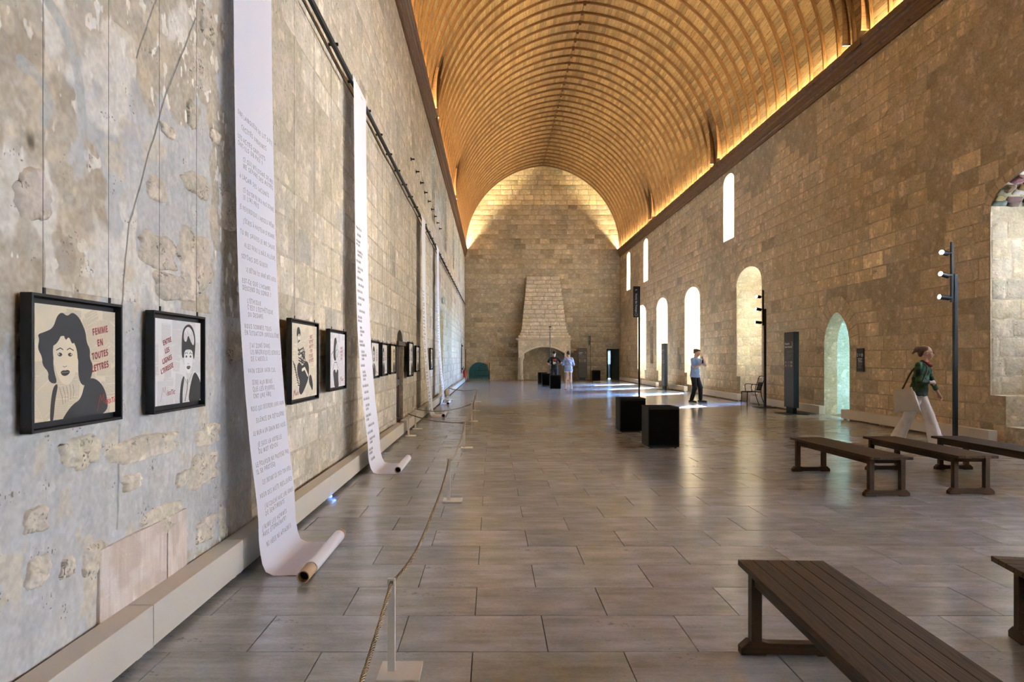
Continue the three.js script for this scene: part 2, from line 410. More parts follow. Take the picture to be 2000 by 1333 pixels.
// paler quoins of blocked openings in the right wall
const band = (p) => ((p.z > -15.3 && p.z < -14.6 && p.y < 6.1) || (p.z > -12.98 && p.z < -12.72 && p.y > 3.6) ? 1.24 : 1);
const shade = (base, spread, r, p, seed) => {                          // weathered stone: broad patches and single stones that differ
  const k = 1 + (fbm((p.z + p.x) * 0.6, p.y * 0.6, seed, 4) - 0.5) * 0.6 + (r() - 0.5) * spread, warm = (r() - 0.5) * 0.1, old = r() < 0.05 ? 0.74 : r() > 0.95 ? 1.13 : 1;
  return [base[0] * k * old * (1 + warm * 0.4), base[1] * k * old, base[2] * k * old * (1 - warm)];
};
{
  const r = random(11);
  const shapes = rightOpenings.map((o) => ({ ...o.shape, ring: o === chapelDoor ? 0.42 : o.shape.seat ? 0.16 : 0 }));
  layStones(wallRight, RIGHT, courses([ZEND, 0, 0.0, 8.1], shapes, r, { h: [0.25, 0.4], l: [0.25, 0.95], gap: 0.007, free: (u, v) => fbm(u * 0.55 + 30, v * 0.7, 9, 4) < 0.6 }), r, { color: (p, q) => shade([0.92, 0.785, 0.575], 0.1, q, p, 3).map((c) => c * band(p)), rough: 0.006, t: [0.002, 0.006] });
  for (const o of rightOpenings) {
    if (o.shape.c > -8) continue;
    const n = o === chapelDoor ? 13 : o.shape.seat ? 15 : 0;
    if (n) for (const P of ring(o.shape, o === chapelDoor ? 0.42 : 0.16, n)) part('voussoir', tint(wedge(P, 0.012), ...shade([0.95, 0.82, 0.62], 0.14, r, V(0, 0, -16), 3)).applyMatrix4(RIGHT.m), mat.stone, wallRight);
  }
  // dressed stones of the far jambs that the camera looks at
  for (const d of bays.slice(0, 5)) {
    const z = -d - 1.1, f2 = (() => { const u = V(0.95, 0, 0.08).normalize(), n = V(-0.08, 0, 0.95).normalize(); return frame(V(XR, 0, z), u, n); })();
    layStones(wallRight, f2, courses([0.01, 0.93, 0.81, 3.8], [], r, { h: [0.3, 0.36], l: [0.3, 0.62] }), r, { color: (p, q) => shade([0.86, 0.78, 0.64], 0.16, q, p, 5), rough: 0.006, t: [0.004, 0.008], limit: d < 30 ? 40 : 0 });
  }
}
{                                                                    // bare dark rubble in the vault of the large near window
  const r = random(14), o = bay(-10.45).shape, rub = [];
  for (let i = 0; i < 17; i++) for (let j = 0; j < 4; j++) {
    const a = Math.PI * (0.05 + (0.9 * (i + 0.5 + (r() - 0.5) * 0.4)) / 17), dep = 0.09 + j * 0.23 + (r() - 0.5) * 0.06, x = Math.cos(a), y = Math.sin(a), hgt = o.ya - o.ys, nx = -x * hgt, ny = -y * o.w, l = Math.hypot(nx, ny);
    const u = o.c + (o.w - 0.05) * x, v = o.ys + (hgt - 0.02) * y, n = V(0, ny / l, nx / l), m = part('rubble_stone', tint(stoneGeometry(lerp(0.14, 0.24, r()), lerp(0.08, 0.15, r()), lerp(0.015, 0.05, r()), r, 0.03), ...(r() < 0.25 ? [0.75, 0.7, 0.66] : [0.2, 0.15, 0.13].map((c) => c * lerp(0.6, 1.5, r())))), mat.stone, wallRight);
    m.position.set(XR + dep, v, u); m.quaternion.setFromRotationMatrix(new THREE.Matrix4().makeBasis(V(1, 0, 0), n.clone().cross(V(1, 0, 0)), n));
  }
}
{
  const r = random(12);
  const shapes = leftOpenings.map((o) => ({ ...o.shape, ring: o.shape.w > 0.6 ? 0.16 : 0 }));
  layStones(wallLeft, LEFT, courses([5.04, 45, 0.0, 8.12], shapes, r, { h: [0.26, 0.36], l: [0.32, 0.7], free: (u, v) => u > 9 || v < 1.4 || fbm(u * 0.8, v * 0.8, 7, 3) > 0.5 - 0.04 * (u - 5) }), r, { color: (p, q) => shade([0.96, 0.905, 0.805], 0.13, q, p, 4), rough: 0.006, t: [0.002, 0.008] });
}
{
  const r = random(13);
  const shapes = [stairArch, cornerDoor, hearth].map((o) => ({ ...o.shape, ring: o === stairArch ? 0.3 : 0 }));
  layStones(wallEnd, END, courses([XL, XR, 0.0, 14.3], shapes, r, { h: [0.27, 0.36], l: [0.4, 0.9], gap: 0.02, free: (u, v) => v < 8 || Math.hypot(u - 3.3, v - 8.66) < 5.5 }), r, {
    color: (p, q) => shade(p.y > 11.6 ? [1.15, 1.02, 0.74] : [0.74, 0.66, 0.52], p.y > 8.6 && p.y < 11.6 ? 0.5 : 0.24, q, p, 6), rough: 0.012, t: [0.008, 0.03] });  // top courses paler: light from the vault is put into their colour
  for (const P of ring(stairArch.shape, 0.3, 11)) part('voussoir', tint(wedge(P, 0.02), ...shade([0.78, 0.7, 0.54], 0.2, r, V(0, 0, 0), 3)).applyMatrix4(END.m), mat.stone, wallEnd);
}

// ---------------------------------------------------------------- the floor: rows of slabs across the hall, every other row shifted by half
const floor = structure('floor');
{
  const r = random(21), W = 0.73, D = 0.4656, gap = 0.004, near = [], rest = [];
  part('bedding', box(XR - XL + 4, 0.3, ZBACK - ZEND + 4, (XR + XL) / 2, -0.159, (ZBACK + ZEND) / 2, 0), mat.joint, floor);
  const slab = (w, d) => { const g = new RoundedBoxGeometry(w - gap, 0.03, d - gap, 1, 0.0025), p = g.attributes.position, uv = g.attributes.uv; for (let i = 0; i < uv.count; i++) uv.setXY(i, p.getX(i), p.getZ(i)); return g; };
  const plain = (w, d) => { const g = new THREE.BoxGeometry(w - gap, 0.03, d - gap), p = g.attributes.position, uv = g.attributes.uv, a = r() * 1.4, b = r() * 0.9; for (let i = 0; i < uv.count; i++) uv.setXY(i, p.getX(i) + a, p.getZ(i) + b); return g; };
  const variants = Array.from({ length: 14 }, () => {
    const g = slab(W, D), uv = g.attributes.uv, a = r() * 1.4, b = r() * 0.9, k = lerp(0.9, 1.08, r());
    for (let i = 0; i < uv.count; i++) uv.setXY(i, uv.getX(i) + a, uv.getY(i) + b);
    return tint(g, 0.69 * k, 0.7 * k * lerp(0.98, 1.01, r()), 0.78 * k * lerp(0.94, 1.03, r()));
  });
  for (let k = -8; k < 90; k++) {
    const d = 3.302 + D * (k + 0.5), off = k % 2 === 0 ? 0.27 : -0.095;
    if (d > 45.3) break;
    for (let n = -3; n < 12; n++) {
      let x0 = off + W * n, x1 = x0 + W;
      x0 = Math.max(x0, XL); x1 = Math.min(x1, XR);
      if (x1 - x0 < 0.03) continue;
      const p = V((x0 + x1) / 2, -0.015 + (r() - 0.5) * 0.0016, -d);
      near.push({ p, w: x1 - x0, size: (seen(p, 150) * 1) / Math.max(d, 1) });
    }
  }
  near.sort((a, b) => b.size - a.size);
  near.forEach((s, i) => {
    if (i < 300 && s.size > 0 && Math.abs(s.w - W) < 0.001) {
      const m = part('slab', variants[Math.floor(r() * variants.length)], mat.slab, floor);
      m.position.copy(s.p); m.rotation.set((r() - 0.5) * 0.0024, 0, (r() - 0.5) * 0.0016);
    } else { const k = lerp(0.9, 1.08, r()); rest.push(tint(plain(s.w, D), 0.69 * k, 0.7 * k, 0.77 * k).translate(s.p.x, s.p.y, s.p.z)); }
  });
  part('paving', rest, mat.slab, floor).userData.kind = 'stuff';
}

// ---------------------------------------------------------------- the timber vault
const ceiling = structure('ceiling');
const CX = 3.305, SPRING = 8.66, ECC = 0.39, RB = 5.52;
const arc = (radius, t, side) => [CX + side * (radius * Math.cos(t) - ECC), SPRING + radius * Math.sin(t)];
const topAngle = (radius) => Math.acos(ECC / radius);
{
  const r = random(31), end = topAngle(RB), rows = 63, BAY = 0.711, FIRST = 11.56;
  // boards: 63 rows a side, butted at every rib
  const geo = (len) => {
    const w = (RB * end) / rows - 0.008, g = new THREE.BoxGeometry(len - 0.004, w, 0.02), p = g.attributes.position, uv = g.attributes.uv;
    return { g, off: (a, b) => { const h = g.clone(), q = h.attributes.uv; for (let i = 0; i < q.count; i++) q.setXY(i, p.getX(i) + a, p.getY(i) + b); return h; }, uv };
  };
  const one = geo(BAY), variants = Array.from({ length: 24 }, () => {
    const k = lerp(0.66, 1.3, r()), warm = lerp(0.9, 1.1, r());
    return tint(one.off(r(), r()), 0.46 * k, 0.305 * k * warm, 0.145 * k * warm * warm);
  });
  const list = [];
  for (let b = 0; b < 48; b++) {
    const d = FIRST + BAY * (b + 0.5);
    if (d > 45.2) break;
    for (const side of [-1, 1]) for (let i = 0; i < rows; i++) {
      const t = (end * (i + 0.5)) / rows, [x, y] = arc(RB + 0.01, t, side);
      const p = V(x, y, -d), q = new THREE.Quaternion().setFromRotationMatrix(new THREE.Matrix4().makeBasis(V(0, 0, -side), V(-side * Math.sin(t), Math.cos(t), 0), V(side * Math.cos(t), Math.sin(t), 0)));
      const n = V(-side * Math.cos(t), -Math.sin(t), 0), ray = p.clone().sub(camera.position).normalize();
      list.push({ p, q, size: seen(p, 20) * Math.max(0, -n.dot(ray)) });
    }
  }
  list.sort((a, b) => b.size - a.size);
  const rest = [];
  list.forEach((s, i) => {
    const g = variants[Math.floor(r() * variants.length)];
    if (i < 300) { const m = part('board', g, mat.board, ceiling); m.position.copy(s.p); m.quaternion.copy(s.q); }
    else rest.push(g.clone().applyMatrix4(new THREE.Matrix4().compose(s.p, s.q, V(1, 1, 1))));
  });
  for (const side of [-1, 1]) for (let i = 0; i < rows; i++) {                    // long boards overhead and behind the camera
    const t = (end * (i + 0.5)) / rows, [x, y] = arc(RB + 0.01, t, side), g = tint(new THREE.BoxGeometry(18.6, 0.125, 0.02), 0.5, 0.3, 0.13);
    rest.push(g.applyMatrix4(new THREE.Matrix4().makeBasis(V(0, 0, -side), V(-side * Math.sin(t), Math.cos(t), 0), V(side * Math.cos(t), Math.sin(t), 0)).setPosition(x, y, -FIRST + 9.3)));
  }
  part('boarding', rest, mat.board, ceiling).userData.kind = 'stuff';
  // the roof over the boards
  const shellOf = (r0, r1) => {
    const s = new THREE.Shape(), N = 40;
    for (let i = -N; i <= N; i++) { const [x, y] = arc(r1, topAngle(r1) * (1 - Math.abs(i) / N), i < 0 ? 1 : -1); i === -N ? s.moveTo(x, y) : s.lineTo(x, y); }
    for (let i = N; i >= -N; i--) { const [x, y] = arc(r0, topAngle(r0) * (1 - Math.abs(i) / N), i < 0 ? 1 : -1); s.lineTo(x, y); }
    return s;
  };
  part('roof', new THREE.ExtrudeGeometry(shellOf(RB + 0.035, RB + 0.3), { depth: ZBACK - ZEND, bevelEnabled: false }).translate(0, 0, ZEND), mat.roof, ceiling);
  // ribs: two rolls with a groove between them, curved over the hall
  const profile = [[-0.034, 0.075], [-0.034, 0.02], [-0.029, 0.003], [-0.018, -0.006], [-0.009, 0.002], [-0.004, 0.014], [0.004, 0.014], [0.009, 0.002], [0.018, -0.006], [0.029, 0.003], [0.034, 0.02], [0.034, 0.075]];
  const N = 44, pos = [], uv = [], idx = [], RR = RB - 0.07, L = profile.length;
  for (const side of [-1, 1]) {
    const base = pos.length / 3;
    for (let i = 0; i <= N; i++) for (const [z, q] of profile) {
      const rad = RR + q, t = (topAngle(rad) * i) / N, [x, y] = arc(rad, t, side);
      pos.push(x, y, z); uv.push((RR * t), z + q);
    }
    for (let i = 0; i < N; i++) for (let k = 0; k < L - 1; k++) { const a = base + i * L + k, b = a + 1, c = a + L, e = c + 1; if (side > 0) idx.push(a, b, e, a, e, c); else idx.push(a, e, b, a, c, e); }
  }
  const ribGeo = new THREE.BufferGeometry();
  ribGeo.setAttribute('position', new THREE.Float32BufferAttribute(pos, 3));
  ribGeo.setAttribute('uv', new THREE.Float32BufferAttribute(uv, 2));
  ribGeo.setIndex(idx); ribGeo.computeVertexNormals();
  const [bx, by] = arc(RR, topAngle(RR), 1);
  const boss = merged([box(0.13, 0.16, 0.12, 0, 0.02, 0, 0.01), box(0.09, 0.05, 0.08, 0, -0.08, 0, 0.01)]), ridge = box(0.05, 0.05, BAY - 0.12, 0, 0, 0, 0.006);
  for (let b = 0; b < 48; b++) {
    const d = FIRST + BAY * b;
    if (d > 44.95) break;
    const rib = part('rib', ribGeo, mat.rib, ceiling);
    rib.position.z = -d;
    const k = part('boss', boss, mat.cornice, rib); k.position.set(bx, by + 0.02, 0);
    const e = part('ridge_piece', ridge, mat.cornice, rib); e.position.set(bx, by + 0.09, -BAY / 2);
  }
  // the bays without light: a smooth band of boards laid over the others
  const last = part('rib', ribGeo, mat.rib, ceiling); last.position.z = ZEND + 0.07;
}

// ---------------------------------------------------------------- cornices with lights behind them
const GAPS = { right: [15.65, 25.4, 35.7], left: [10.6, 20.4, 31] };
function cornice(side, n) {
  const wall = side < 0 ? XL : XR, into = -side, trim = structure('trim_' + n);
  const prof = [[-0.02, 8.12], [0.045, 8.12], [0.05, 8.2], [0.085, 8.22], [0.09, 8.27], [0.105, 8.29], [0.11, 8.38], [0.15, 8.41], [0.155, 8.47], [0.18, 8.49], [0.19, 8.6], [0.165, 8.615], [0.15, 8.6], [0.145, 8.44], [-0.02, 8.42]];
  const s = path2(prof), len = ZBACK - ZEND, g = new THREE.ExtrudeGeometry(s, { depth: len, bevelEnabled: false });
  if (into < 0) { g.scale(-1, 1, 1); const a = g.attributes.position.array; for (const k of ['position', 'normal', 'uv']) { const t = g.attributes[k], z = t.itemSize, q = t.array; for (let i = 0; i < t.count; i += 3) for (let c = 0; c < z; c++) [q[(i + 1) * z + c], q[(i + 2) * z + c]] = [q[(i + 2) * z + c], q[(i + 1) * z + c]]; } g.computeVertexNormals(); }
  { const p = g.attributes.position, q = g.attributes.uv; for (let i = 0; i < q.count; i++) q.setXY(i, p.getZ(i), p.getX(i) + p.getY(i)); }
  part('moulding', g.translate(wall, 0, ZEND), mat.cornice, trim);
  const gaps = GAPS[side < 0 ? 'left' : 'right'];
  for (const d of gaps) for (const e of [-0.39, 0.39]) {                // added baffles that keep the strip light out of the dark bays
    const q = new THREE.Shape(), n = 8;
    for (let i = 0; i <= n; i++) { const [x, y] = arc(RB - 0.02, 0.02 + 0.22 * (i / n), side); i ? q.lineTo(x, y) : q.moveTo(x, y); }
    for (let i = n; i >= 0; i--) { const [x, y] = arc(RB - 0.1 - 0.1 * (1 - i / n), 0.02 + 0.22 * (i / n), side); q.lineTo(x, y); }
    part('light_baffle', new THREE.ExtrudeGeometry(q, { depth: 0.04, bevelEnabled: false }).translate(0, 0, -d + e - 0.02), mat.cornice, trim);
  }
  for (const d of gaps) part('block', box(0.2, 0.16, 0.74, wall + into * 0.1, 8.54, -d, 0.01), mat.cornice, trim);
  const edges = [1.5, ...gaps.flatMap((d) => [d - 0.36, d + 0.36]), 44.8];
  for (let i = 0; i < edges.length; i += 2) {
    const a = edges[i] + 0.05, b = edges[i + 1] - 0.05, x = wall + into * 0.05, mid = -(a + b) / 2;
    const strip = part('light_strip', box(0.04, 0.02, b - a, 0, 0, 0, 0.004), M({ color: 0xffffff, emissive: LED_COLOR, emissiveIntensity: 3 }));
    strip.position.set(x, 8.455, mid);
    tag(strip, 'warm light strip hidden behind the ' + (side < 0 ? 'left' : 'right') + ' cornice, ' + ['first', 'second', 'third', 'fourth'][i / 2] + ' from the camera', 'light strip', 'light strips behind the cornices');
    const l = new THREE.RectAreaLight(LED_COLOR, LED_POWER * (side < 0 ? 1.35 : 1), b - a, 0.05);
    l.name = 'strip_glow'; l.position.set(x, 8.47, mid);
    l.quaternion.setFromRotationMatrix(new THREE.Matrix4().makeBasis(V(0, 0, 1), V(-1, 0, 0), V(0, -1, 0)));     // shines straight up
    scene.add(l);
  }
}
cornice(-1, 1);
cornice(1, 2);

// ---------------------------------------------------------------- the rendered stretch of the left wall nearest the camera
const NEAR_END = 5.05, NEAR_OUT = 0.05;
{
  const U0 = 2.1, U1 = NEAR_END, V0 = 0, V1 = 4.4, N = 1300, data = new Uint8Array(N * N * 4), bump = new Float32Array(N * N * 4);
  const segment = (u, v, P) => { let d = 9; for (let i = 1; i < P.length; i++) { const [a, b] = P[i - 1], [c, e] = P[i], t = clamp(((u - a) * (c - a) + (v - b) * (e - b)) / ((c - a) ** 2 + (e - b) ** 2), 0, 1); d = Math.min(d, Math.hypot(u - a - t * (c - a), v - b - t * (e - b))); } return d; };
  const crack = [[4.07, 3.45], [4.02, 3.377], [3.736, 2.92], [3.54, 2.537], [3.375, 2.18], [3.325, 2.07], [3.29, 1.9], [3.25, 1.65]], crack2 = [[3.62, 3.5], [3.594, 3.309], [3.51, 3.16], [3.4, 2.92]], crack3 = [[3.24, 1.1], [3.22, 0.8], [3.21, 0.62]];
  const trowel = [[[2.707, 2.85], [2.804, 2.8], [2.872, 2.714], [2.925, 2.62], [2.944, 2.5]], [[2.566, 2.534], [2.632, 2.527], [2.692, 2.5], [2.723, 2.442], [2.692, 2.36]]];
  const sample = (u, v) => {
    const grain = fbm(u * 45, v * 45, 101, 2), mid = fbm(u * 5, v * 5, 103, 4), wob = (fbm(u * 9, v * 9, 105, 3) - 0.5) * 0.12;
    const run = noise(u * 40, v * 1.3, 107);                          // streaks that ran down the wall
    let c = [186, 183, 176], h = 0.5 + (mid - 0.5) * 0.3;
    const f = (grain - 0.5) * 26 + (mid - 0.5) * 34 + (run - 0.5) * 10;
    c = c.map((x) => x + f);
    const mix = (to, k) => { c = c.map((x, i) => lerp(x, to[i] + (grain - 0.5) * 40 + (i === 2 ? -4 : 0), k)); };
    const tan = smooth(fbm(u * 1.7 + wob + 3, v * 1.25 + wob + 8, 111, 5) + (v > 1.7 ? 0.05 : -0.08) + (u < 2.8 && v > 2.3 ? 0.12 : 0), 0.53, 0.57);
    mix([170, 156, 136], tan * 0.9); h += tan * 0.22 * (fbm(u * 22, v * 22, 113, 2) - 0.2);
    const dark = smooth(fbm(u * 3.1 + 9, v * 2.3, 117, 4), 0.58, 0.66) * tan; mix([143, 129, 110], dark * 0.75);
    const lime = smooth(fbm(u * 1.4 + 20 + wob, v * 1.1 + 4 + wob, 119, 5) + (u > 2.7 && u < 3.4 && v > 1.7 && v < 3 ? 0.09 : -0.02), 0.55, 0.6);
    mix([222, 215, 204], lime * 0.9); h += lime * 0.14;
    const flake = smooth(fbm(u * 16, v * 10, 121, 3), 0.66, 0.72); mix([232, 226, 216], flake * 0.75 * (0.3 + tan)); h += flake * 0.12;
    const cream = smooth(fbm(u * 6 + 4, v * 6, 123, 3), 0.64, 0.72); mix([206, 188, 160], cream * 0.5);
    for (const P of trowel) { const k = 1 - smooth(segment(u, v, P), 0.025, 0.034); mix([170, 168, 162], k * 0.8); }
    let edge = 1 - smooth(segment(u + wob * 0.05, v, crack), 0.004, 0.009); mix([98, 92, 86], edge * 0.85); h -= edge * 0.5;
    edge = 1 - smooth(segment(u + wob * 0.12, v + wob * 0.1, crack2), 0.003, 0.008); mix([92, 86, 80], edge * 0.8); h -= edge * 0.5;
    edge = 1 - smooth(segment(u + wob * 0.05, v, crack3), 0.004, 0.012); mix([128, 124, 118], edge * 0.8); h -= edge * 0.3;
    const hole = 1 - smooth(Math.hypot((u - 2.61) * 1.3, v - 2.25) + wob, 0.02, 0.07); mix([74, 62, 48], hole * 0.9); h -= hole * 0.9;
    const pit = smooth(noise(u * 110, v * 110, 125) * noise(u * 11, v * 11, 127), 0.74, 0.82); mix([104, 96, 84], pit * 0.8); h -= pit * 0.35;
    return [c, h];
  };
  for (let j = 0; j < N; j++) for (let i = 0; i < N; i++) {
    const [c, h] = sample(lerp(U0, U1, (i + 0.5) / N), lerp(V0, V1, (j + 0.5) / N)), o = (j * N + i) * 4;
    for (let k = 0; k < 3; k++) { data[o + k] = clamp(c[k], 0, 255); bump[o + k] = clamp(h * 0.78 + 0.08, 0, 1); }
    data[o + 3] = 255; bump[o + 3] = 1;
  }
  const tex = (d, srgb) => { const t = new THREE.DataTexture(d, N, N, THREE.RGBAFormat, srgb ? THREE.UnsignedByteType : THREE.FloatType); t.magFilter = THREE.LinearFilter; t.minFilter = THREE.LinearMipmapLinearFilter; t.generateMipmaps = true; if (srgb) t.colorSpace = THREE.SRGBColorSpace; t.needsUpdate = true; return t; };
  const render = M({ map: tex(data, true), bumpMap: tex(bump, false), bumpScale: 0.012, roughness: 0.95 });
  const g = new THREE.PlaneGeometry(U1 - U0, V1 - V0, 150, 200), p = g.attributes.position;
  for (let i = 0; i < p.count; i++) {
    const u = p.getX(i) + (U0 + U1) / 2, v = p.getY(i) + (V0 + V1) / 2, e = u > U1 - 0.03 ? (u - U1 + 0.03) / 0.03 : 0;
    p.setZ(i, NEAR_OUT + (fbm(u * 5, v * 5, 103, 4) - 0.5) * 0.02 - e * e * 0.02);
    p.setX(i, p.getX(i) + (e >= 1 ? (fbm(v * 4, 3, 131, 3) - 0.5) * 0.05 : 0));
  }
  g.computeVertexNormals();
  part('plaster', g.translate((U0 + U1) / 2, (V0 + V1) / 2, 0).applyMatrix4(LEFT.m), render, wallLeft);
  const grey = M({ map: stoneMap, bumpMap: stoneBump, bumpScale: 0.012, roughness: 0.95, color: rgb(0.8, 0.78, 0.72) });
  part('plaster_edge', box(U1 + 8, WALL_TOP, 0.06, (U1 - 8) / 2 - 0.012, WALL_TOP / 2, -0.005, 0).applyMatrix4(LEFT.m), grey, wallLeft);
  part('plaster_edge', [box(U1 + 8, WALL_TOP - V1, 0.02, (U1 - 8) / 2, (WALL_TOP + V1) / 2, 0.04, 0), box(U0 + 8, V1, 0.02, (U0 - 8) / 2, V1 / 2, 0.04, 0)].map((q) => q.applyMatrix4(LEFT.m)), grey, wallLeft);
  // bare stones where the render has fallen off: [distance, height, width, height of the patch]
  const crumbly = M({ map: stoneMap, bumpMap: stoneBump, bumpScale: 0.035, roughness: 0.95, vertexColors: true });
  const r = random(41), bare = [[2.94, 1.02, 0.28, 0.15], [3.51, 0.97, 0.68, 0.11], [4.24, 0.94, 0.38, 0.13], [4.16, 0.75, 0.44, 0.19], [3.66, 0.55, 0.5, 0.17], [3.03, 0.53, 0.18, 0.13], [2.84, 0.55, 0.1, 0.09], [2.65, 0.59, 0.15, 0.12], [2.64, 0.8, 0.16, 0.1],
    [3.34, 0.81, 0.19, 0.08], [3.9, 0.74, 0.2, 0.09], [4.22, 0.36, 0.34, 0.16], [4.46, 0.36, 0.1, 0.2], [3.71, 2.66, 0.18, 0.07], [4.09, 2.46, 0.39, 0.14], [3.6, 2.32, 0.21, 0.14], [4.24, 3.49, 0.23, 0.22], [4.14, 3.18, 0.29, 0.25],
    [4.36, 2.84, 0.16, 0.1], [3.61, 1.98, 0.4, 0.2], [4.07, 2.0, 0.49, 0.34], [4.02, 2.86, 0.14, 0.17], [3.83, 1.82, 0.5, 0.15], [2.62, 2.05, 0.2, 0.2], [4.7, 1.5, 0.3, 0.2], [4.6, 2.4, 0.3, 0.22]];
  bare.forEach(([u, v, w, h], k) => {
    const A = 44, RINGS = 10, P = [0, 0, 0], uv = [u, v], idx = [];
    for (let j = 1; j <= RINGS; j++) for (let i = 0; i < A; i++) {
      const a = (i / A) * Math.PI * 2, q = j / RINGS, boxy = 1 / Math.pow(Math.abs(Math.cos(a)) ** 4 + Math.abs(Math.sin(a)) ** 4, 0.25), wob = 1 + (fbm(Math.cos(a) * 2.2 + k * 7, Math.sin(a) * 2.2, 133, 3) - 0.5) * 0.7;
      const x = Math.cos(a) * boxy * wob * q * w * 0.5, y = Math.sin(a) * boxy * wob * q * h * 0.52;
      P.push(x, y, (1 - q ** 6) * 0.012 - (j === RINGS ? 0.012 : 0) + (fbm((x + k) * 34, y * 34, 137, 3) - 0.5) * 0.024); uv.push(u + x, v + y);
    }
    for (let i = 0; i < A; i++) { idx.push(0, 1 + i, 1 + ((i + 1) % A)); for (let j = 1; j < RINGS; j++) { const a = 1 + (j - 1) * A, b = a + A, n = (i + 1) % A; idx.push(a + i, b + i, b + n, a + i, b + n, a + n); } }
    const s = new THREE.BufferGeometry();
    s.setAttribute('position', new THREE.Float32BufferAttribute(P, 3)); s.setAttribute('uv', new THREE.Float32BufferAttribute(uv, 2)); s.setIndex(idx); s.computeVertexNormals();
    const t = v < 1.3 ? [1.14, 1.07, 0.93] : [0.98, 0.9, 0.78], q = lerp(0.9, 1.08, r()), m = part('stone', tint(s, t[0] * q, t[1] * q, t[2] * q), crumbly, wallLeft);
    m.position.copy(LEFT.at(u, v, NEAR_OUT + 0.004 + (fbm(u * 5, v * 5, 103, 4) - 0.5) * 0.02)); m.quaternion.copy(LEFT.q);
  });
  // the old painted panel low on the wall, in two stones
  const faded = M({ map: texture(256, 256, (u, v) => { const s = fbm(u * 26, v * 1.5, 141, 3), b = smooth(fbm(u * 3, v * 2.2, 143, 3), 0.45, 0.65), w = smooth(fbm(u * 20, v * 16, 145, 2), 0.74, 0.8); return [lerp(lerp(232, 200, s), 186, b * 0.5) + w * 5, lerp(lerp(220, 180, s), 164, b * 0.5) + w * 6, lerp(lerp(208, 160, s), 142, b * 0.5) + w * 8]; }), bumpMap: stoneBump, bumpScale: 0.003, roughness: 0.9 });
  for (const [a, b] of [[3.05, 3.68], [3.69, 3.92]]) { const m = part('stone', box(b - a, 0.36, 0.03, 0, 0, 0, 0.004), faded, wallLeft); m.position.copy(LEFT.at((a + b) / 2, 0.38, 0.052)); m.quaternion.copy(LEFT.q); }
}

// ---------------------------------------------------------------- glazing of the windows
let windowCount = 0;
function glaze(o, f) {
  const { c, w, y0, ys, ya } = o.glazed, n = ++windowCount, s = structure('window_' + n), P = outline(o.glazed), z = -THICK + 0.12, high = ya - y0;
  part('pane', new THREE.ShapeGeometry(path2(P)).translate(0, 0, z).applyMatrix4(f.m), o.pane ?? mat.glass, s);
  const bars = [box(0.03, high, 0.04, c, (y0 + ya) / 2, z, 0)];
  for (let k = 1; k < 5; k++) bars.push(box(w * 2, 0.025, 0.035, c, lerp(y0, ys, k / 4.4), z, 0));
  part('glazing_bars', bars.map((b) => b.applyMatrix4(f.m)), mat.darkMetal, s);
}
for (const o of rightOpenings) if (o.glazed) glaze(o, RIGHT);
for (const o of leftOpenings) if (o.glazed) glaze(o, LEFT);

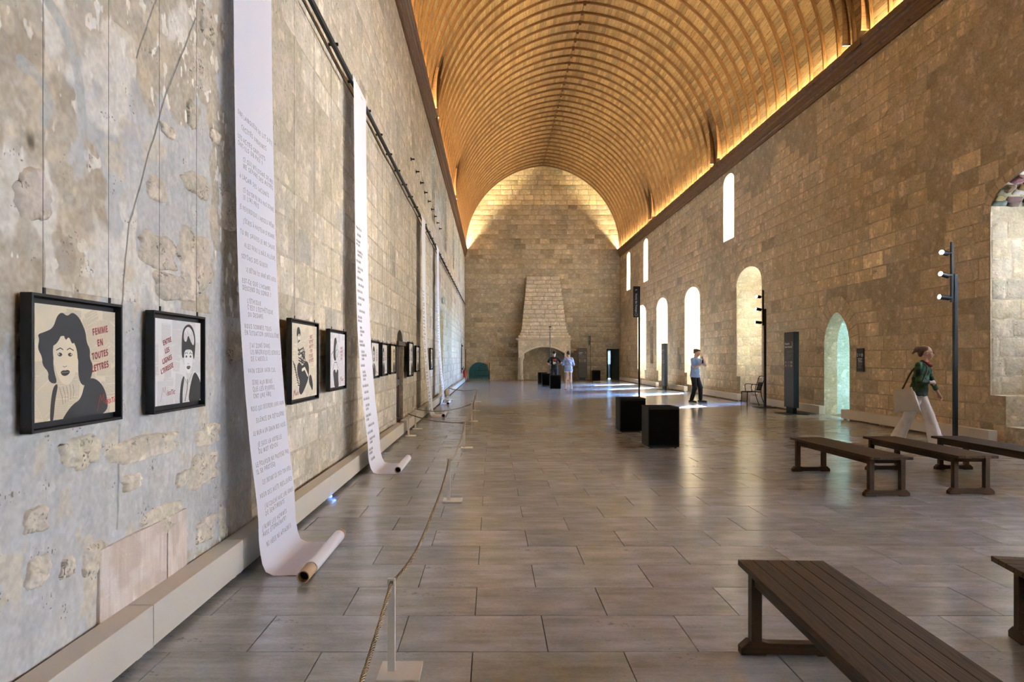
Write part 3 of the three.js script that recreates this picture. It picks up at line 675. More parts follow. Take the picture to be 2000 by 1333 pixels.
// ---------------------------------------------------------------- the chimney at the end of the hall
{
  const c = 3.35, zw = ZEND, chim = structure('wall_chimney');
  const stoneTint = (k) => [1.05 * k, 0.97 * k, 0.84 * k], r = random(51);
  // hood: courses of stones on a tapering front and two sides
  const y0 = 2.72, y1 = 6.82, half = (y) => { const t = (y - y0) / (y1 - y0); return lerp(1.52, 1.08, t) + 0.24 * Math.max(0, 1 - t * 6.5) ** 2; }, deep = (y) => { const t = (y - y0) / (y1 - y0); return lerp(1.05, 0.16, t) + 0.2 * Math.max(0, 1 - t * 6.5) ** 2; };
  const core = new THREE.BufferGeometry(), P = [], idx = [], steps = 24;
  for (let i = 0; i <= steps; i++) { const y = lerp(y0, y1, i / steps), h = half(y), d = deep(y); for (const [x, z] of [[-h, 0], [-h, d], [h, d], [h, 0]]) P.push(c + x, y, zw + z); }
  for (let i = 0; i < steps; i++) for (let k = 0; k < 3; k++) { const a = i * 4 + k; idx.push(a, a + 1, a + 5, a, a + 5, a + 4); }
  idx.push(steps * 4, steps * 4 + 1, steps * 4 + 2, steps * 4, steps * 4 + 2, steps * 4 + 3);
  core.setAttribute('position', new THREE.Float32BufferAttribute(P, 3));
  core.setAttribute('uv', new THREE.Float32BufferAttribute(P.flatMap((_, i) => (i % 3 ? [] : [P[i], P[i + 1]])), 2));
  core.setIndex(idx);
  const flat = core.toNonIndexed(); flat.computeVertexNormals();
  part('hood', flat, M({ map: stoneMap, color: rgb(0.4, 0.35, 0.28), roughness: 0.95 }), chim);
  const rows = [0.19, 0.17, 0.19, 0.24, 0.26, 0.26, 0.27, 0.3, 0.3, 0.28, 0.28, 0.28, 0.28, 0.27, 0.26, 0.27];
  let y = y0;
  for (const hgt of rows) {
    const ya = y + 0.012, yb = Math.min(y + hgt, y1), a = [half(ya), deep(ya)], b = [half(yb), deep(yb)];
    const tilt = Math.atan2(a[1] - b[1], yb - ya), q = new THREE.Quaternion().setFromEuler(new THREE.Euler(-tilt, 0, 0)), hh = (yb - ya) / Math.cos(tilt), wid = (a[0] + b[0]) / 2;
    for (let x = -wid; x < wid - 0.05;) {
      let w = lerp(0.45, 0.95, r()); if (wid - x - w < 0.3) w = wid - x;
      const m = part('stone', tint(stoneGeometry(w - 0.014, hh - 0.004, 0.016, r, 0.004, 2), ...stoneTint(lerp(0.9, 1.08, r()))), mat.stone, chim);
      m.position.set(c + x + w / 2, (ya + yb) / 2, zw + (a[1] + b[1]) / 2); m.quaternion.copy(q);
      x += w;
    }
    y = yb;
    if (y >= y1 - 0.02) break;
  }
  const light = M({ map: stoneMap, bumpMap: stoneBump, bumpScale: 0.006, color: rgb(0.95, 0.87, 0.73), roughness: 0.92 });
  part('mantel', [box(3.62, 0.07, 1.36, c, 2.68, zw + 0.66, 0.015), box(3.46, 0.07, 1.28, c, 2.62, zw + 0.62, 0.015)], light, chim);
  // frieze with a flat arch over the hearth
  const s = new THREE.Shape(); s.moveTo(-1.66, 1.5); s.lineTo(-1.31, 1.5); s.lineTo(-1.31, 1.72);
  for (let k = 0; k <= 20; k++) { const x = lerp(-1.31, 1.31, k / 20); s.lineTo(x, 1.72 + 0.43 * (1 - (x / 1.31) ** 2)); }
  s.lineTo(1.31, 1.5); s.lineTo(1.66, 1.5); s.lineTo(1.66, 2.6); s.lineTo(-1.66, 2.6);
  part('frieze', new THREE.ExtrudeGeometry(s, { depth: 0.3, bevelEnabled: true, bevelSize: 0.012, bevelThickness: 0.012, bevelSegments: 1, curveSegments: 4 }).translate(c, 0, zw + 0.88), light, chim);
  part('arch_moulding', new THREE.TubeGeometry(new THREE.CatmullRomCurve3(Array.from({ length: 15 }, (_, k) => { const x = lerp(-1.31, 1.31, k / 14); return V(c + x, 1.76 + 0.43 * (1 - (x / 1.31) ** 2), zw + 1.2); })), 40, 0.035, 8), light, chim);
  for (const e of [-1, 1]) {
    part('side_panel', box(0.16, 1.1, 0.9, c + e * 1.58, 2.05, zw + 0.45, 0.01), light, chim);
    part('corbel', [box(0.5, 0.1, 0.3, c + e * 1.9, 1.98, zw + 0.15, 0.02), box(0.3, 0.14, 0.24, c + e * 1.84, 1.86, zw + 0.12, 0.04)], light, chim);
    const col = part('column', new THREE.LatheGeometry([[0, 0], [0.17, 0], [0.17, 0.1], [0.13, 0.14], [0.125, 0.3], [0.15, 0.32], [0.15, 0.36], [0.11, 0.4], [0.105, 1.2], [0.12, 1.22], [0.12, 1.25], [0.11, 1.28], [0.15, 1.42], [0.18, 1.44], [0.18, 1.5], [0, 1.5]].map(([x, v]) => new THREE.Vector2(x, v)), 16), light, chim);
    col.position.set(c + e * 1.48, 0, zw + 1.03);
    part('column', box(0.2, 1.55, 0.5, c + e * 1.56, 0.775, zw + 0.25, 0.01), light, chim);
  }
}

// ---------------------------------------------------------------- doors
{
  // boarded door high in its recess on the left wall
  const d = structure('door_1'), wood = M({ map: woodMap, bumpMap: woodBump, bumpScale: 0.001, color: rgb(0.15, 0.085, 0.065), roughness: 0.55 }), put = (g) => g.applyMatrix4(LEFT.m);
  const P = outline({ c: 13.43, w: 0.46, y0: 0.15, ys: 1.64, ya: 1.97 });
  part('leaf', put(new THREE.ExtrudeGeometry(path2(P), { depth: 0.04, bevelEnabled: false }).translate(0, 0, -0.135)), wood, d);
  for (const [a, b] of [[0.26, 0.86], [1.02, 1.62]]) for (let k = 0; k < 4; k++) part('panel_rib', put(box(0.055, b - a, 0.05, 13.43 - 0.3 + k * 0.2, (a + b) / 2, -0.08, 0.015)), wood, d);
  for (const x of [-0.43, 0.43]) part('stile', put(box(0.07, 1.6, 0.04, 13.43 + x, 0.95, -0.085, 0.006)), wood, d);
  for (const y of [0.2, 0.94, 1.655]) part('rail', put(box(0.86, y === 0.94 ? 0.12 : 0.07, 0.036, 13.43, y, -0.085, 0.006)), wood, d);
  part('lintel', put(box(1.12, 0.09, 0.1, 13.5, 1.71, 0.0, 0.01)), M({ map: woodMap, color: rgb(0.06, 0.04, 0.035), roughness: 0.6 }), d);
  part('door_handle', put(box(0.03, 0.12, 0.05, 13.03, 1.0, -0.06, 0.01)), mat.darkMetal, d);
  // the door in the far corner: half open, a bright glazed door behind it
  const e = structure('door_2'), green = M({ color: rgb(0.018, 0.035, 0.036), roughness: 0.5 });
  const leaf = part('leaf', box(0.05, 2.04, 0.8, 0, 1.02, -0.4, 0.006), green, e); leaf.position.set(8.36, 0, ZEND - 0.12); leaf.rotation.y = 0.42;
  part('frame', [box(0.04, 2.06, 0.16, 7.56, 1.03, ZEND - 0.2, 0), box(0.34, 2.06, 0.04, 7.72, 1.03, ZEND - 1.5, 0)], mat.blackMatt, e);  // the second board is an added black cover against the open sky
  for (const x of [7.84, 7.98]) part('stile', box(0.05, 2.0, 0.05, x + 0.02, 1.02, ZEND - 1.75, 0.004), M({ color: rgb(0.35, 0.5, 0.7), roughness: 0.4 }), e);
  for (const y of [0.1, 1.0, 1.95]) part('rail', box(0.3, 0.08, 0.05, 7.93, y, ZEND - 1.75, 0.004), M({ color: rgb(0.35, 0.5, 0.7), roughness: 0.4 }), e);
  part('lower_panel', box(0.3, 0.86, 0.02, 7.93, 0.55, ZEND - 1.76, 0), M({ color: rgb(0.2, 0.36, 0.62), roughness: 0.4 }), e);
  part('pane', new THREE.PlaneGeometry(0.3, 0.9).translate(7.93, 1.48, ZEND - 1.76), new THREE.MeshPhysicalMaterial({ color: rgb(0.1, 0.17, 0.26), transmission: 1, thickness: 0, roughness: 0.9 }), e);
  part('black_cover', [box(0.34, 2.2, 0.04, 8.25, 1.1, ZEND - 1.74, 0), box(0.9, 0.12, 0.06, 7.96, 2.04, ZEND - 1.74, 0)], mat.blackMatt, e);  // black covers added to keep the bright sky out of the passage
  const out = structure('wall_stairs');
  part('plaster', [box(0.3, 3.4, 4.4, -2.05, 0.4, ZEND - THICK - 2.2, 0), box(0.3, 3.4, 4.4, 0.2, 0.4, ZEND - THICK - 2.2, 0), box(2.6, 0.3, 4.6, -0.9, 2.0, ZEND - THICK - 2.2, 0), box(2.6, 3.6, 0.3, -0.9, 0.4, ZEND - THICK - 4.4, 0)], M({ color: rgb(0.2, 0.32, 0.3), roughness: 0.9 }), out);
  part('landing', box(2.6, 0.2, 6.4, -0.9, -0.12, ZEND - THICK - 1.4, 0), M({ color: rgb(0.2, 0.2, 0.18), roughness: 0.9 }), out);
  const l = new THREE.PointLight(new THREE.Color(0.65, 0.95, 1), 0.9); l.name = 'unseen_stair_light'; l.position.set(-0.7, 1.55, ZEND - THICK - 1.2); scene.add(l);  // unseen light that brightens the room behind the arch
  const bulb = part('unseen_stair_lamp', new THREE.SphereGeometry(0.05, 12, 8), M({ color: 0xffffff, emissive: new THREE.Color(0.65, 0.95, 1), emissiveIntensity: 1 })); bulb.position.copy(l.position);
  tag(bulb, 'unseen cool lamp above the stairs behind the low arch with the iron gate', 'lamp');
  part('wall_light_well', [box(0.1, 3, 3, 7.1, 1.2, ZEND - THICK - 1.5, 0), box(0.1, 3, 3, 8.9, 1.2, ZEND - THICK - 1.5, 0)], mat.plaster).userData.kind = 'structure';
}

// ---------------------------------------------------------------- low cream heater casings along both walls
function casing(x, z0, z1, side, label, group) {
  const deep = side < 0 ? 0.125 : 0.15, t = thing('heater_casing', label, 'heater casing', [x, 0, (z0 + z1) / 2], 0, group), L = Math.abs(z1 - z0) - 0.006;
  part('cover', box(deep, 0.2, L, 0, 0.135, 0, 0.003), mat.cream, t);
  for (const e of [-1, 1]) part('foot', box(0.05, 0.04, 0.05, 0, 0.02, e * (L / 2 - 0.05), 0.003), mat.cream, t);
  return t;
}
{
  const ORD = ['first', 'second', 'third', 'fourth', 'fifth', 'sixth', 'seventh', 'eighth', 'ninth', 'tenth', 'eleventh'];
  const run = (a, b, step) => { const out = []; for (let d = a; d < b - 0.3; d += step) out.push([d, Math.min(d + step, b)]); return out; };
  const lay = (list, x, side, where) => list.forEach(([a, b], k) => casing(x, -a, -b, side, 'low cream heater casing, ' + ORD[k] + ' ' + where, 'cream heater casings along the ' + (side < 0 ? 'left' : 'right') + ' wall'));
  lay(run(2.09, 12.56, 1.19), -1.69, -1, 'from the camera along the foot of the left wall');
  lay(run(13.02, 23.3, 1.19), -1.69, -1, 'beyond the boarded door along the left wall');
  lay(run(25.5, 43.6, 2.38), -1.69, -1, 'beyond the open doorway along the left wall');
  lay([[11.17, 12.75], [12.75, 14.33], [14.33, 15.9]], 8.195, 1, 'along the right wall between near window and chapel door');
  lay([[16.95, 18.45], [18.45, 19.95], [19.95, 21.5]], 8.195, 1, 'beyond the chapel door along the right wall');
  lay([[22.65, 24.8], [24.8, 26.9]], 8.195, 1, 'beyond the metal chair along the right wall');
  lay([[28.9, 31.4], [33.9, 37.2], [38.1, 43.6]], 8.195, 1, 'of the far single ones under the right windows');
  // the small blue lamps that shine out from under the casings
  for (const [x, z, l] of [[-1.66, -6.95, 'tiny blue lamp under the left heater casing between the first two paper scrolls'], [8.15, -12.4, 'tiny blue lamp under the right heater casing behind the benches']]) {
    const blue = new THREE.Color(0.12, 0.3, 1), m = part('floor_lamp', box(0.05, 0.018, 0.06, 0, 0, 0, 0.004), M({ color: 0xffffff, emissive: blue, emissiveIntensity: 0.8 }));
    m.position.set(x, 0.012, z); tag(m, l, 'lamp');
    const p = new THREE.PointLight(blue, 0.004); p.name = 'blue_glow'; p.position.set(x + (x < 0 ? 0.05 : -0.05), 0.03, z); scene.add(p);
  }
}

// ---------------------------------------------------------------- the hanging rail on the left wall
const RAILX = XL + 0.085, RAILY = 4.85;
{
  const t = thing('hanging_rail', 'long black rail fixed high along the left wall, carrying the paper scrolls', 'rail', [RAILX, RAILY, -24]);
  part('bar', box(0.04, 0.055, 41, 0, 0, 1, 0.004), mat.blackMatt, t);
  part('cable', tube(Array.from({ length: 42 }, (_, i) => V(-0.03, -0.09 - (i % 3) * 0.012, 21 - i)), 0.008, 5, 120), mat.blackMatt, t);
  for (let k = 0; k < 40; k++) part('bracket', box(0.11, 0.03, 0.03, -0.03, 0.06, 20.5 - k * 1.02, 0.004), mat.blackMatt, t);
  for (let k = 0; k < 9; k++) {
    const h = part('wall_hook', [box(0.09, 0.025, 0.05, 0.045, 0, 0, 0.004), box(0.02, 0.07, 0.07, 0.01, 0, 0, 0.004)], mat.blackMatt);
    h.position.set(XL, 5.86, -15.2 - k * 1.02);
    tag(h, 'small black bracket high on the left wall above the rail, ' + ['first', 'second', 'third', 'fourth', 'fifth', 'sixth', 'seventh', 'eighth', 'ninth'][k] + ' from the camera', 'bracket', 'black brackets above the rail');
  }
}

// ---------------------------------------------------------------- paper scrolls that hang down the left wall and roll out on the floor
const LINES = [['UNE LANGUEUR DE LIT D’ÉTÉ'], ['CÉCITÉS URBAINES'], ['LES ACTES GRATUITS', 'ONT-ILS UN PRIX ?'], ['CE QUI M’ÉLOIGNE DE MOI', 'ME SÉPARE DES AUTRES'], ['À LACAN SES LACUNES'], ['CE QU’ON NE M’A PAS DONNÉ', 'JE L’AI PRIS'], ['JE REVENDIQUE L’ABSOLU MÊME'], ['J’ÉCRIS À HAUTEUR D’HOMME'],
  ['TU ME SAUVES JE ME SAUVE'], ['ALLEZ FAIRE LE MÂLE AILLEURS'], ['SOYONS DES GUEUX'], ['LE BÉTON EST ARMÉ MOI AUSSI'], ['EST-CE QUE L’HOMME', 'DESCEND DU SONGE ?'], ['L’ÉTHIQUE', 'C’EST L’ESTHÉTIQUE', 'DU DEDANS'], ['NOUS SOMMES TOUS', 'EN SITUATION IRRÉGULIÈRE'], ['J’AI ZONÉ DANS', 'LES MAGNIFIQUES BORDELS', 'DE L’ABSOLU'],
  ['VAIN CŒUR VAIN CUL'], ['DIRE AUX MURS', 'QUE LES PIERRES', 'ONT UNE ÂME'], ['NOUS QUI DÉSIRONS SANS FAIM'], ['SILENCE ON DÉTOURNE'], ['LE MUR A UN GRAIN MOI AUSSI'], ['JE SUIS LA VOYELLE', 'DU MOT VOYOU'], ['LE POUVOIR NE PROTÈGE PAS', 'IL SE PROTÈGE'], ['CET INSTANT OÙ TOUT TON VERSE'], ['POUR DES NUITS MEILLEURES'], ['J’AI COUCHÉ AVEC UNE ARMÉE', 'DE SENTIMENTS'], ['J’AIME LES HOMMES', 'AVEC ÉTONNEMENT'], ['NI FÉES NI AFFAIRES']];
function scrollTexture(kind, start, end, total) {                     // text between `start` and `end` metres of a scroll `total` metres long
  const r = random(60 + kind), W = kind === 0 ? 512 : 256, H = kind === 0 ? 2048 : 1600;
  return canvasTexture(W, H, (c, w, h) => {
    c.fillStyle = '#eceefb'; c.fillRect(0, 0, w, h);
    const rows = LINES.reduce((n, g) => n + g.length * 0.92 + 0.72, 0), step = ((end - start) / rows) * (h / total);
    let y = (start / total) * h;
    for (const [i, g] of LINES.entries()) {
      const x = w * (0.07 + (i % 2) * 0.09 + r() * 0.03);
      for (const line of g) {
        const size = step * 0.8;
        if (kind === 0) {
          c.save(); c.translate(x, y); c.fillStyle = '#33313a'; c.font = size * 1.06 + 'px sans-serif'; c.scale(Math.min(1.62, (w * 0.97 - x) / (c.measureText(line).width + line.length * size * 0.2)), 1);
          let at = 0;
          for (const ch of line) { c.save(); c.translate(at, (r() - 0.5) * size * 0.12); c.rotate((r() - 0.5) * 0.12); c.scale(1, lerp(0.92, 1.12, r())); c.fillText(ch, 0, 0); c.restore(); at += c.measureText(ch).width + size * 0.2; }
          c.restore();
        } else {                                                       // too far off to be read: only the strokes of the letters
          c.strokeStyle = '#6a6870'; c.lineWidth = size * 0.14;
          let at = x;
          for (const ch of line) { const s = size * lerp(0.24, 0.34, r()); if (ch !== ' ') { c.beginPath(); c.moveTo(at, y - size * 0.7 * r() * 0.3); c.lineTo(at + s * 0.1, y - size * 0.72); c.lineTo(at + s * 0.7, y - size * r() * 0.7); c.lineTo(at + s * 0.6, y); c.stroke(); } at += s * 1.15; }
        }
        y += step * 0.92;
      }
      y += step * 0.72;
    }
  });
}
function scroll(z, width, tubeX, tubeFrom, tubeTo, kind, label, card) {
  const t = thing('paper_scroll', label, 'paper scroll', [0, 0, z]);
  // the sheet's line: from the rail down, a bend, along the floor, up onto the roll
  const top = RAILX + 0.03, R0 = 0.3, foot = tubeX - 0.26, P = [V(top, RAILY + 0.02, 0), V(top + 0.005, 4.2, 0), V(top + 0.02, 3, 0), V(top + 0.055, 1.8, 0), V(top + 0.12, 0.9, 0), V(lerp(top + 0.17, foot, 0.06), 0.42, 0), V(lerp(top + 0.17, foot, 0.24), 0.16, 0), V(lerp(top + 0.17, foot, 0.6), 0.035, 0), V(foot, 0.007, 0), V(tubeX - 0.1, 0.006, 0), V(tubeX - 0.01, 0.006, 0)];
  const curve = new THREE.CatmullRomCurve3(P, false, 'centripetal'), N = 90, Wn = 8, L = curve.getLength(), pos = [], uv = [], idx = [];
  for (let i = 0; i <= N; i++) {
    const s = i / N, p = curve.getPointAt(s), q = Math.max(0, 1 - s * 1.7);
    for (let k = 0; k <= Wn; k++) { const f = k / Wn; pos.push(p.x + Math.sin(f * 16 + s * 3) * 0.012 * q + (f - 0.5) ** 2 * 0.03 * q, p.y, -f * width * (1 - 0.03 * q)); uv.push(f, 1 - s); }
  }
  for (let i = 0; i < N; i++) for (let k = 0; k < Wn; k++) { const a = i * (Wn + 1) + k, b = a + Wn + 1; idx.push(a, b, b + 1, a, b + 1, a + 1); }
  const g = new THREE.BufferGeometry();
  g.setAttribute('position', new THREE.Float32BufferAttribute(pos, 3)); g.setAttribute('uv', new THREE.Float32BufferAttribute(uv, 2)); g.setIndex(idx); g.computeVertexNormals();
  part('sheet', g, new THREE.MeshPhysicalMaterial({ map: scrollTexture(kind, L * 0.355, L * 0.935, L), roughness: 0.85, transmission: 0.15, thickness: 0, side: THREE.DoubleSide }), t);
  const rad = 0.044, len = tubeTo - tubeFrom, mid = -(tubeFrom + tubeTo) / 2 - z;
  const hollow = (r0, r1, l) => { const s = new THREE.Shape(); s.absarc(0, 0, r1, 0, Math.PI * 2); const h = new THREE.Path(); h.absarc(0, 0, r0, 0, Math.PI * 2, true); s.holes.push(h); return new THREE.ExtrudeGeometry(s, { depth: l, bevelEnabled: false, curveSegments: 20 }).translate(0, 0, -l / 2); };
  const core = part('cardboard_tube', hollow(rad - 0.011, rad - 0.004, len), M({ color: rgb(0.42, 0.27, 0.15), roughness: 0.85 }), t); core.position.set(tubeX, rad, mid);
  const roll = part('roll', hollow(rad - 0.003, rad, card ? width : len - 0.02), M({ color: rgb(0.84, 0.83, 0.87), roughness: 0.7 }), t); roll.position.set(tubeX, rad, card ? -width / 2 - 0.02 : mid);
  const dark = part('hollow', cyl(rad - 0.012, rad - 0.012, len * 0.9, 0, 0, 0, 16).rotateX(Math.PI / 2), M({ color: rgb(0.02, 0.012, 0.01), roughness: 1 }), t); dark.position.copy(core.position);  // near-black plug that paints the shade inside the tube
  part('clip', box(0.01, 0.08, width + 0.02, RAILX + 0.026, RAILY + 0.01, -width / 2, 0.004), M({ color: rgb(0.8, 0.8, 0.82), roughness: 0.6 }), t);
}
scroll(-4.45, 0.82, -1.19, 4.29, 5.36, 0, 'nearest white paper scroll with readable lettering, rolled on a brown cardboard tube', true);
scroll(-8.35, 0.88, -1.165, 8.39, 9.44, 1, 'second white paper scroll hanging between the woman in profile and the row of small frames', false);
scroll(-16.4, 0.95, -1.175, 16.39, 17.55, 2, 'third white paper scroll, its roll lying beside the rope in front of it', false);
scroll(-20.85, 0.9, -1.35, 20.8, 21.9, 3, 'farthest white paper scroll, narrow and close to the open doorway', false);

// ---------------------------------------------------------------- framed stencil pictures
const INK = '#171513', RED = '#7d1410', BRIGHT = '#c8241a';
function newsprint(c, w, h, r, paper, ink) {
  c.fillStyle = paper; c.fillRect(0, 0, w, h);
  for (let k = 0; k < 34; k++) {
    c.save(); c.translate(r() * w, r() * h); c.rotate(r() < 0.6 ? (r() - 0.5) * 0.06 : (r() - 0.5) * 1.1);
    const W = w * lerp(0.13, 0.24, r()), H = h * lerp(0.15, 0.4, r());
    c.fillStyle = paper; c.fillRect(-W / 2, -H / 2, W, H);
    c.strokeStyle = 'rgba(120,100,70,0.25)'; c.lineWidth = 1; c.strokeRect(-W / 2, -H / 2, W, H);
    c.strokeStyle = ink; c.lineWidth = 1.3;
    for (let y = -H / 2 + 6; y < H / 2 - 4; y += 5) { const e = r() < 0.12 ? r() : 1; c.setLineDash([lerp(5, 16, r()), 2.2, lerp(3, 9, r()), 2.4]); c.beginPath(); c.moveTo(-W / 2 + 5, y); c.lineTo(-W / 2 + 5 + (W - 10) * e, y); c.stroke(); }
    c.setLineDash([]);
    c.restore();
  }
}
const blob = (c, w, h, P, fill = INK) => { c.fillStyle = fill; c.beginPath(); P.forEach(([x, y], i) => { const [a, b] = P[(i + 1) % P.length], mx = ((x + a) / 2) * w, my = ((y + b) / 2) * h; i ? c.quadraticCurveTo(x * w, y * h, mx, my) : c.moveTo(mx, my); }); c.quadraticCurveTo(P[0][0] * w, P[0][1] * h, ((P[0][0] + P[1][0]) / 2) * w, ((P[0][1] + P[1][1]) / 2) * h); c.fill(); };
const stroke = (c, w, h, P, width, color = INK) => { c.strokeStyle = color; c.lineWidth = width; c.lineCap = c.lineJoin = 'round'; c.beginPath(); P.forEach(([x, y], i) => (i ? c.lineTo(x * w, y * h) : c.moveTo(x * w, y * h))); c.stroke(); };
function words(c, w, h, lines, x, y, size, slope, color = RED) {
  lines.forEach((t, i) => { c.save(); c.translate(x * w, (y + i * size * 1.32) * h); c.rotate(slope); c.textAlign = 'center'; c.font = 'bold ' + size * h + 'px sans-serif'; c.fillStyle = color; c.scale(0.86, 1); c.fillStyle = '#1c0d0a'; c.fillText(t, -size * h * 0.05, size * h * 0.05); c.fillStyle = color; c.fillText(t, 0, 0); c.restore(); });
}
function scribbles(c, w, h, r, n, x, y, size, slope) {                 // lettering too small to read
  for (let i = 0; i < n; i++) { c.save(); c.translate(x * w, (y + i * size * 1.35) * h); c.rotate(slope); c.strokeStyle = RED; c.lineWidth = size * h * 0.17; const len = lerp(4, 8, r()), s = size * h * 0.62; for (let k = 0; k < len; k++) { c.beginPath(); c.moveTo((k - len / 2) * s, 0); c.lineTo((k - len / 2) * s + s * 0.2, -size * h); c.lineTo((k - len / 2) * s + s * 0.6, -size * h * r()); c.stroke(); } c.restore(); }
}
function signature(c, w, h, x, y, s, color) {
  stroke(c, w, h, [[x - 0.05 * s, y + 0.1 * s], [x, y - 0.07 * s], [x + 0.02 * s, y - 0.01 * s], [x + 0.05 * s, y - 0.08 * s], [x + 0.06 * s, y + 0.02 * s]], 3.6, color);
  c.save(); c.translate((x + 0.075 * s) * w, (y + 0.035 * s) * h); c.rotate(-0.06); c.font = 'italic bold ' + 0.085 * s * h + 'px sans-serif'; c.fillStyle = color; c.fillText('issTic', 0, 0); c.restore();
}
// a stencilled face: hair, brows, eyes, nose and lips within a box
function faceOf(c, w, h, x, y, s, paper) {
  for (const e of [-1, 1]) { stroke(c, w, h, [[x + e * 0.2 * s, y - 0.14 * s], [x + e * 0.11 * s, y - 0.18 * s], [x + e * 0.05 * s, y - 0.15 * s]], s * 14); blob(c, w, h, [[x + e * 0.19 * s, y - 0.06 * s], [x + e * 0.12 * s, y - 0.11 * s], [x + e * 0.05 * s, y - 0.06 * s], [x + e * 0.12 * s, y - 0.02 * s]]); blob(c, w, h, [[x + e * 0.16 * s, y - 0.062 * s], [x + e * 0.145 * s, y - 0.09 * s], [x + e * 0.125 * s, y - 0.07 * s], [x + e * 0.145 * s, y - 0.045 * s]], paper); }
  stroke(c, w, h, [[x - 0.05 * s, y + 0.14 * s], [x - 0.02 * s, y + 0.16 * s], [x + 0.04 * s, y + 0.14 * s]], s * 7);
  blob(c, w, h, [[x - 0.12 * s, y + 0.25 * s], [x - 0.04 * s, y + 0.21 * s], [x, y + 0.225 * s], [x + 0.05 * s, y + 0.205 * s], [x + 0.13 * s, y + 0.24 * s], [x + 0.06 * s, y + 0.31 * s], [x - 0.05 * s, y + 0.32 * s]]);
  stroke(c, w, h, [[x - 0.09 * s, y + 0.26 * s], [x + 0.09 * s, y + 0.25 * s]], s * 4, paper);
}
const PICTURES = [
  (c, w, h, r) => {                                                    // curly dark hair, chin on the hand, dark top
    newsprint(c, w, h, r, '#dfd0b0', '#6d6250');
    blob(c, w, h, [[0.2, 0.2], [0.24, 0.09], [0.3, 0.05], [0.36, 0.09], [0.42, 0.04], [0.5, 0.08], [0.55, 0.15], [0.59, 0.22], [0.6, 0.31], [0.65, 0.38], [0.64, 0.46], [0.69, 0.53], [0.67, 0.62], [0.63, 0.7], [0.54, 0.72], [0.49, 0.62], [0.5, 0.4], [0.2, 0.4], [0.2, 0.56], [0.25, 0.68], [0.18, 0.68], [0.14, 0.64], [0.15, 0.58], [0.08, 0.52], [0.08, 0.45], [0.03, 0.38], [0.05, 0.3], [0.03, 0.26], [0.1, 0.24]]);
    blob(c, w, h, [[0.22, 0.3], [0.31, 0.25], [0.44, 0.3], [0.49, 0.42], [0.48, 0.56], [0.42, 0.67], [0.35, 0.71], [0.27, 0.66], [0.21, 0.52], [0.19, 0.38]], '#dfd0b0');
    blob(c, w, h, [[0.16, 0.36], [0.24, 0.34], [0.31, 0.22], [0.34, 0.31], [0.38, 0.26], [0.42, 0.34], [0.46, 0.3], [0.52, 0.42], [0.52, 0.2], [0.18, 0.18]]);
    faceOf(c, w, h, 0.335, 0.46, 0.5, '#e6dabd');
    blob(c, w, h, [[0.3, 1], [0.42, 0.88], [0.53, 0.84], [0.58, 0.68], [0.68, 0.64], [0.8, 0.7], [0.88, 0.82], [0.9, 1.02], [0.3, 1.05]]);
    blob(c, w, h, [[0.16, 1.02], [0.17, 0.84], [0.2, 0.7], [0.26, 0.68], [0.22, 0.82], [0.2, 1.02]]);
    for (let k = 0; k < 5; k++) stroke(c, w, h, [[0.27 + k * 0.04, 0.72 - k * 0.006], [0.3 + k * 0.035, 0.8 - k * 0.01], [0.31 + k * 0.03, 0.87 - k * 0.012]], 3);
    words(c, w, h, ['FEMME', 'EN', 'TOUTES', 'LETTRES'], 0.79, 0.22, 0.088, -0.17);
    signature(c, w, h, 0.79, 0.88, 0.9, BRIGHT);
  },
  (c, w, h, r) => {                                                    // straight fair hair with a fringe, shirt, tie and dark jacket
    newsprint(c, w, h, r, '#e9e7e4', '#86837f');
    blob(c, w, h, [[0.55, 0.3], [0.57, 0.1], [0.7, 0.02], [0.82, 0.06], [0.88, 0.2], [0.87, 0.36], [0.84, 0.5], [0.8, 0.36], [0.62, 0.44], [0.56, 0.46]]);
    blob(c, w, h, [[0.6, 0.24], [0.6, 0.12], [0.7, 0.05], [0.8, 0.1], [0.85, 0.2], [0.84, 0.3], [0.78, 0.27], [0.7, 0.15], [0.67, 0.26]], '#e9e7e4');
    blob(c, w, h, [[0.6, 0.36], [0.72, 0.34], [0.82, 0.36], [0.81, 0.52], [0.75, 0.64], [0.69, 0.65], [0.62, 0.56]], '#efedea');
    for (let k = 0; k < 8; k++) stroke(c, w, h, [[0.6 + k * 0.03, 0.12 + (k % 3) * 0.02], [0.62 + k * 0.028, 0.25], [0.6 + k * 0.03, 0.37 + (k % 2) * 0.03]], 4);
    faceOf(c, w, h, 0.71, 0.46, 0.42, '#efedea');
    blob(c, w, h, [[0.7, 1.03], [0.74, 0.82], [0.84, 0.62], [0.92, 0.66], [1.02, 0.78], [1.02, 1.03]]); blob(c, w, h, [[0.5, 1.03], [0.53, 0.76], [0.6, 0.66], [0.62, 0.7], [0.57, 0.86], [0.58, 1.03]]);
    stroke(c, w, h, [[0.6, 0.68], [0.69, 0.78], [0.8, 0.64]], 4); stroke(c, w, h, [[0.69, 0.72], [0.68, 0.84], [0.63, 0.98]], 12);
    words(c, w, h, ['ENTRE', 'LES', 'LIGNES', 'L’IVRESSE'], 0.25, 0.28, 0.08, -0.26);
    signature(c, w, h, 0.16, 0.86, 0.95, RED);
  },
  (c, w, h, r) => {                                                    // seated figure with crossed knees
    newsprint(c, w, h, r, '#ddd2ba', '#8b8270');
    blob(c, w, h, [[0.2, 0.2], [0.19, 0.08], [0.27, 0.03], [0.34, 0.1], [0.33, 0.17], [0.27, 0.12]]); blob(c, w, h, [[0.22, 0.16], [0.3, 0.12], [0.33, 0.2], [0.28, 0.25], [0.22, 0.22]], '#e5dcc6');
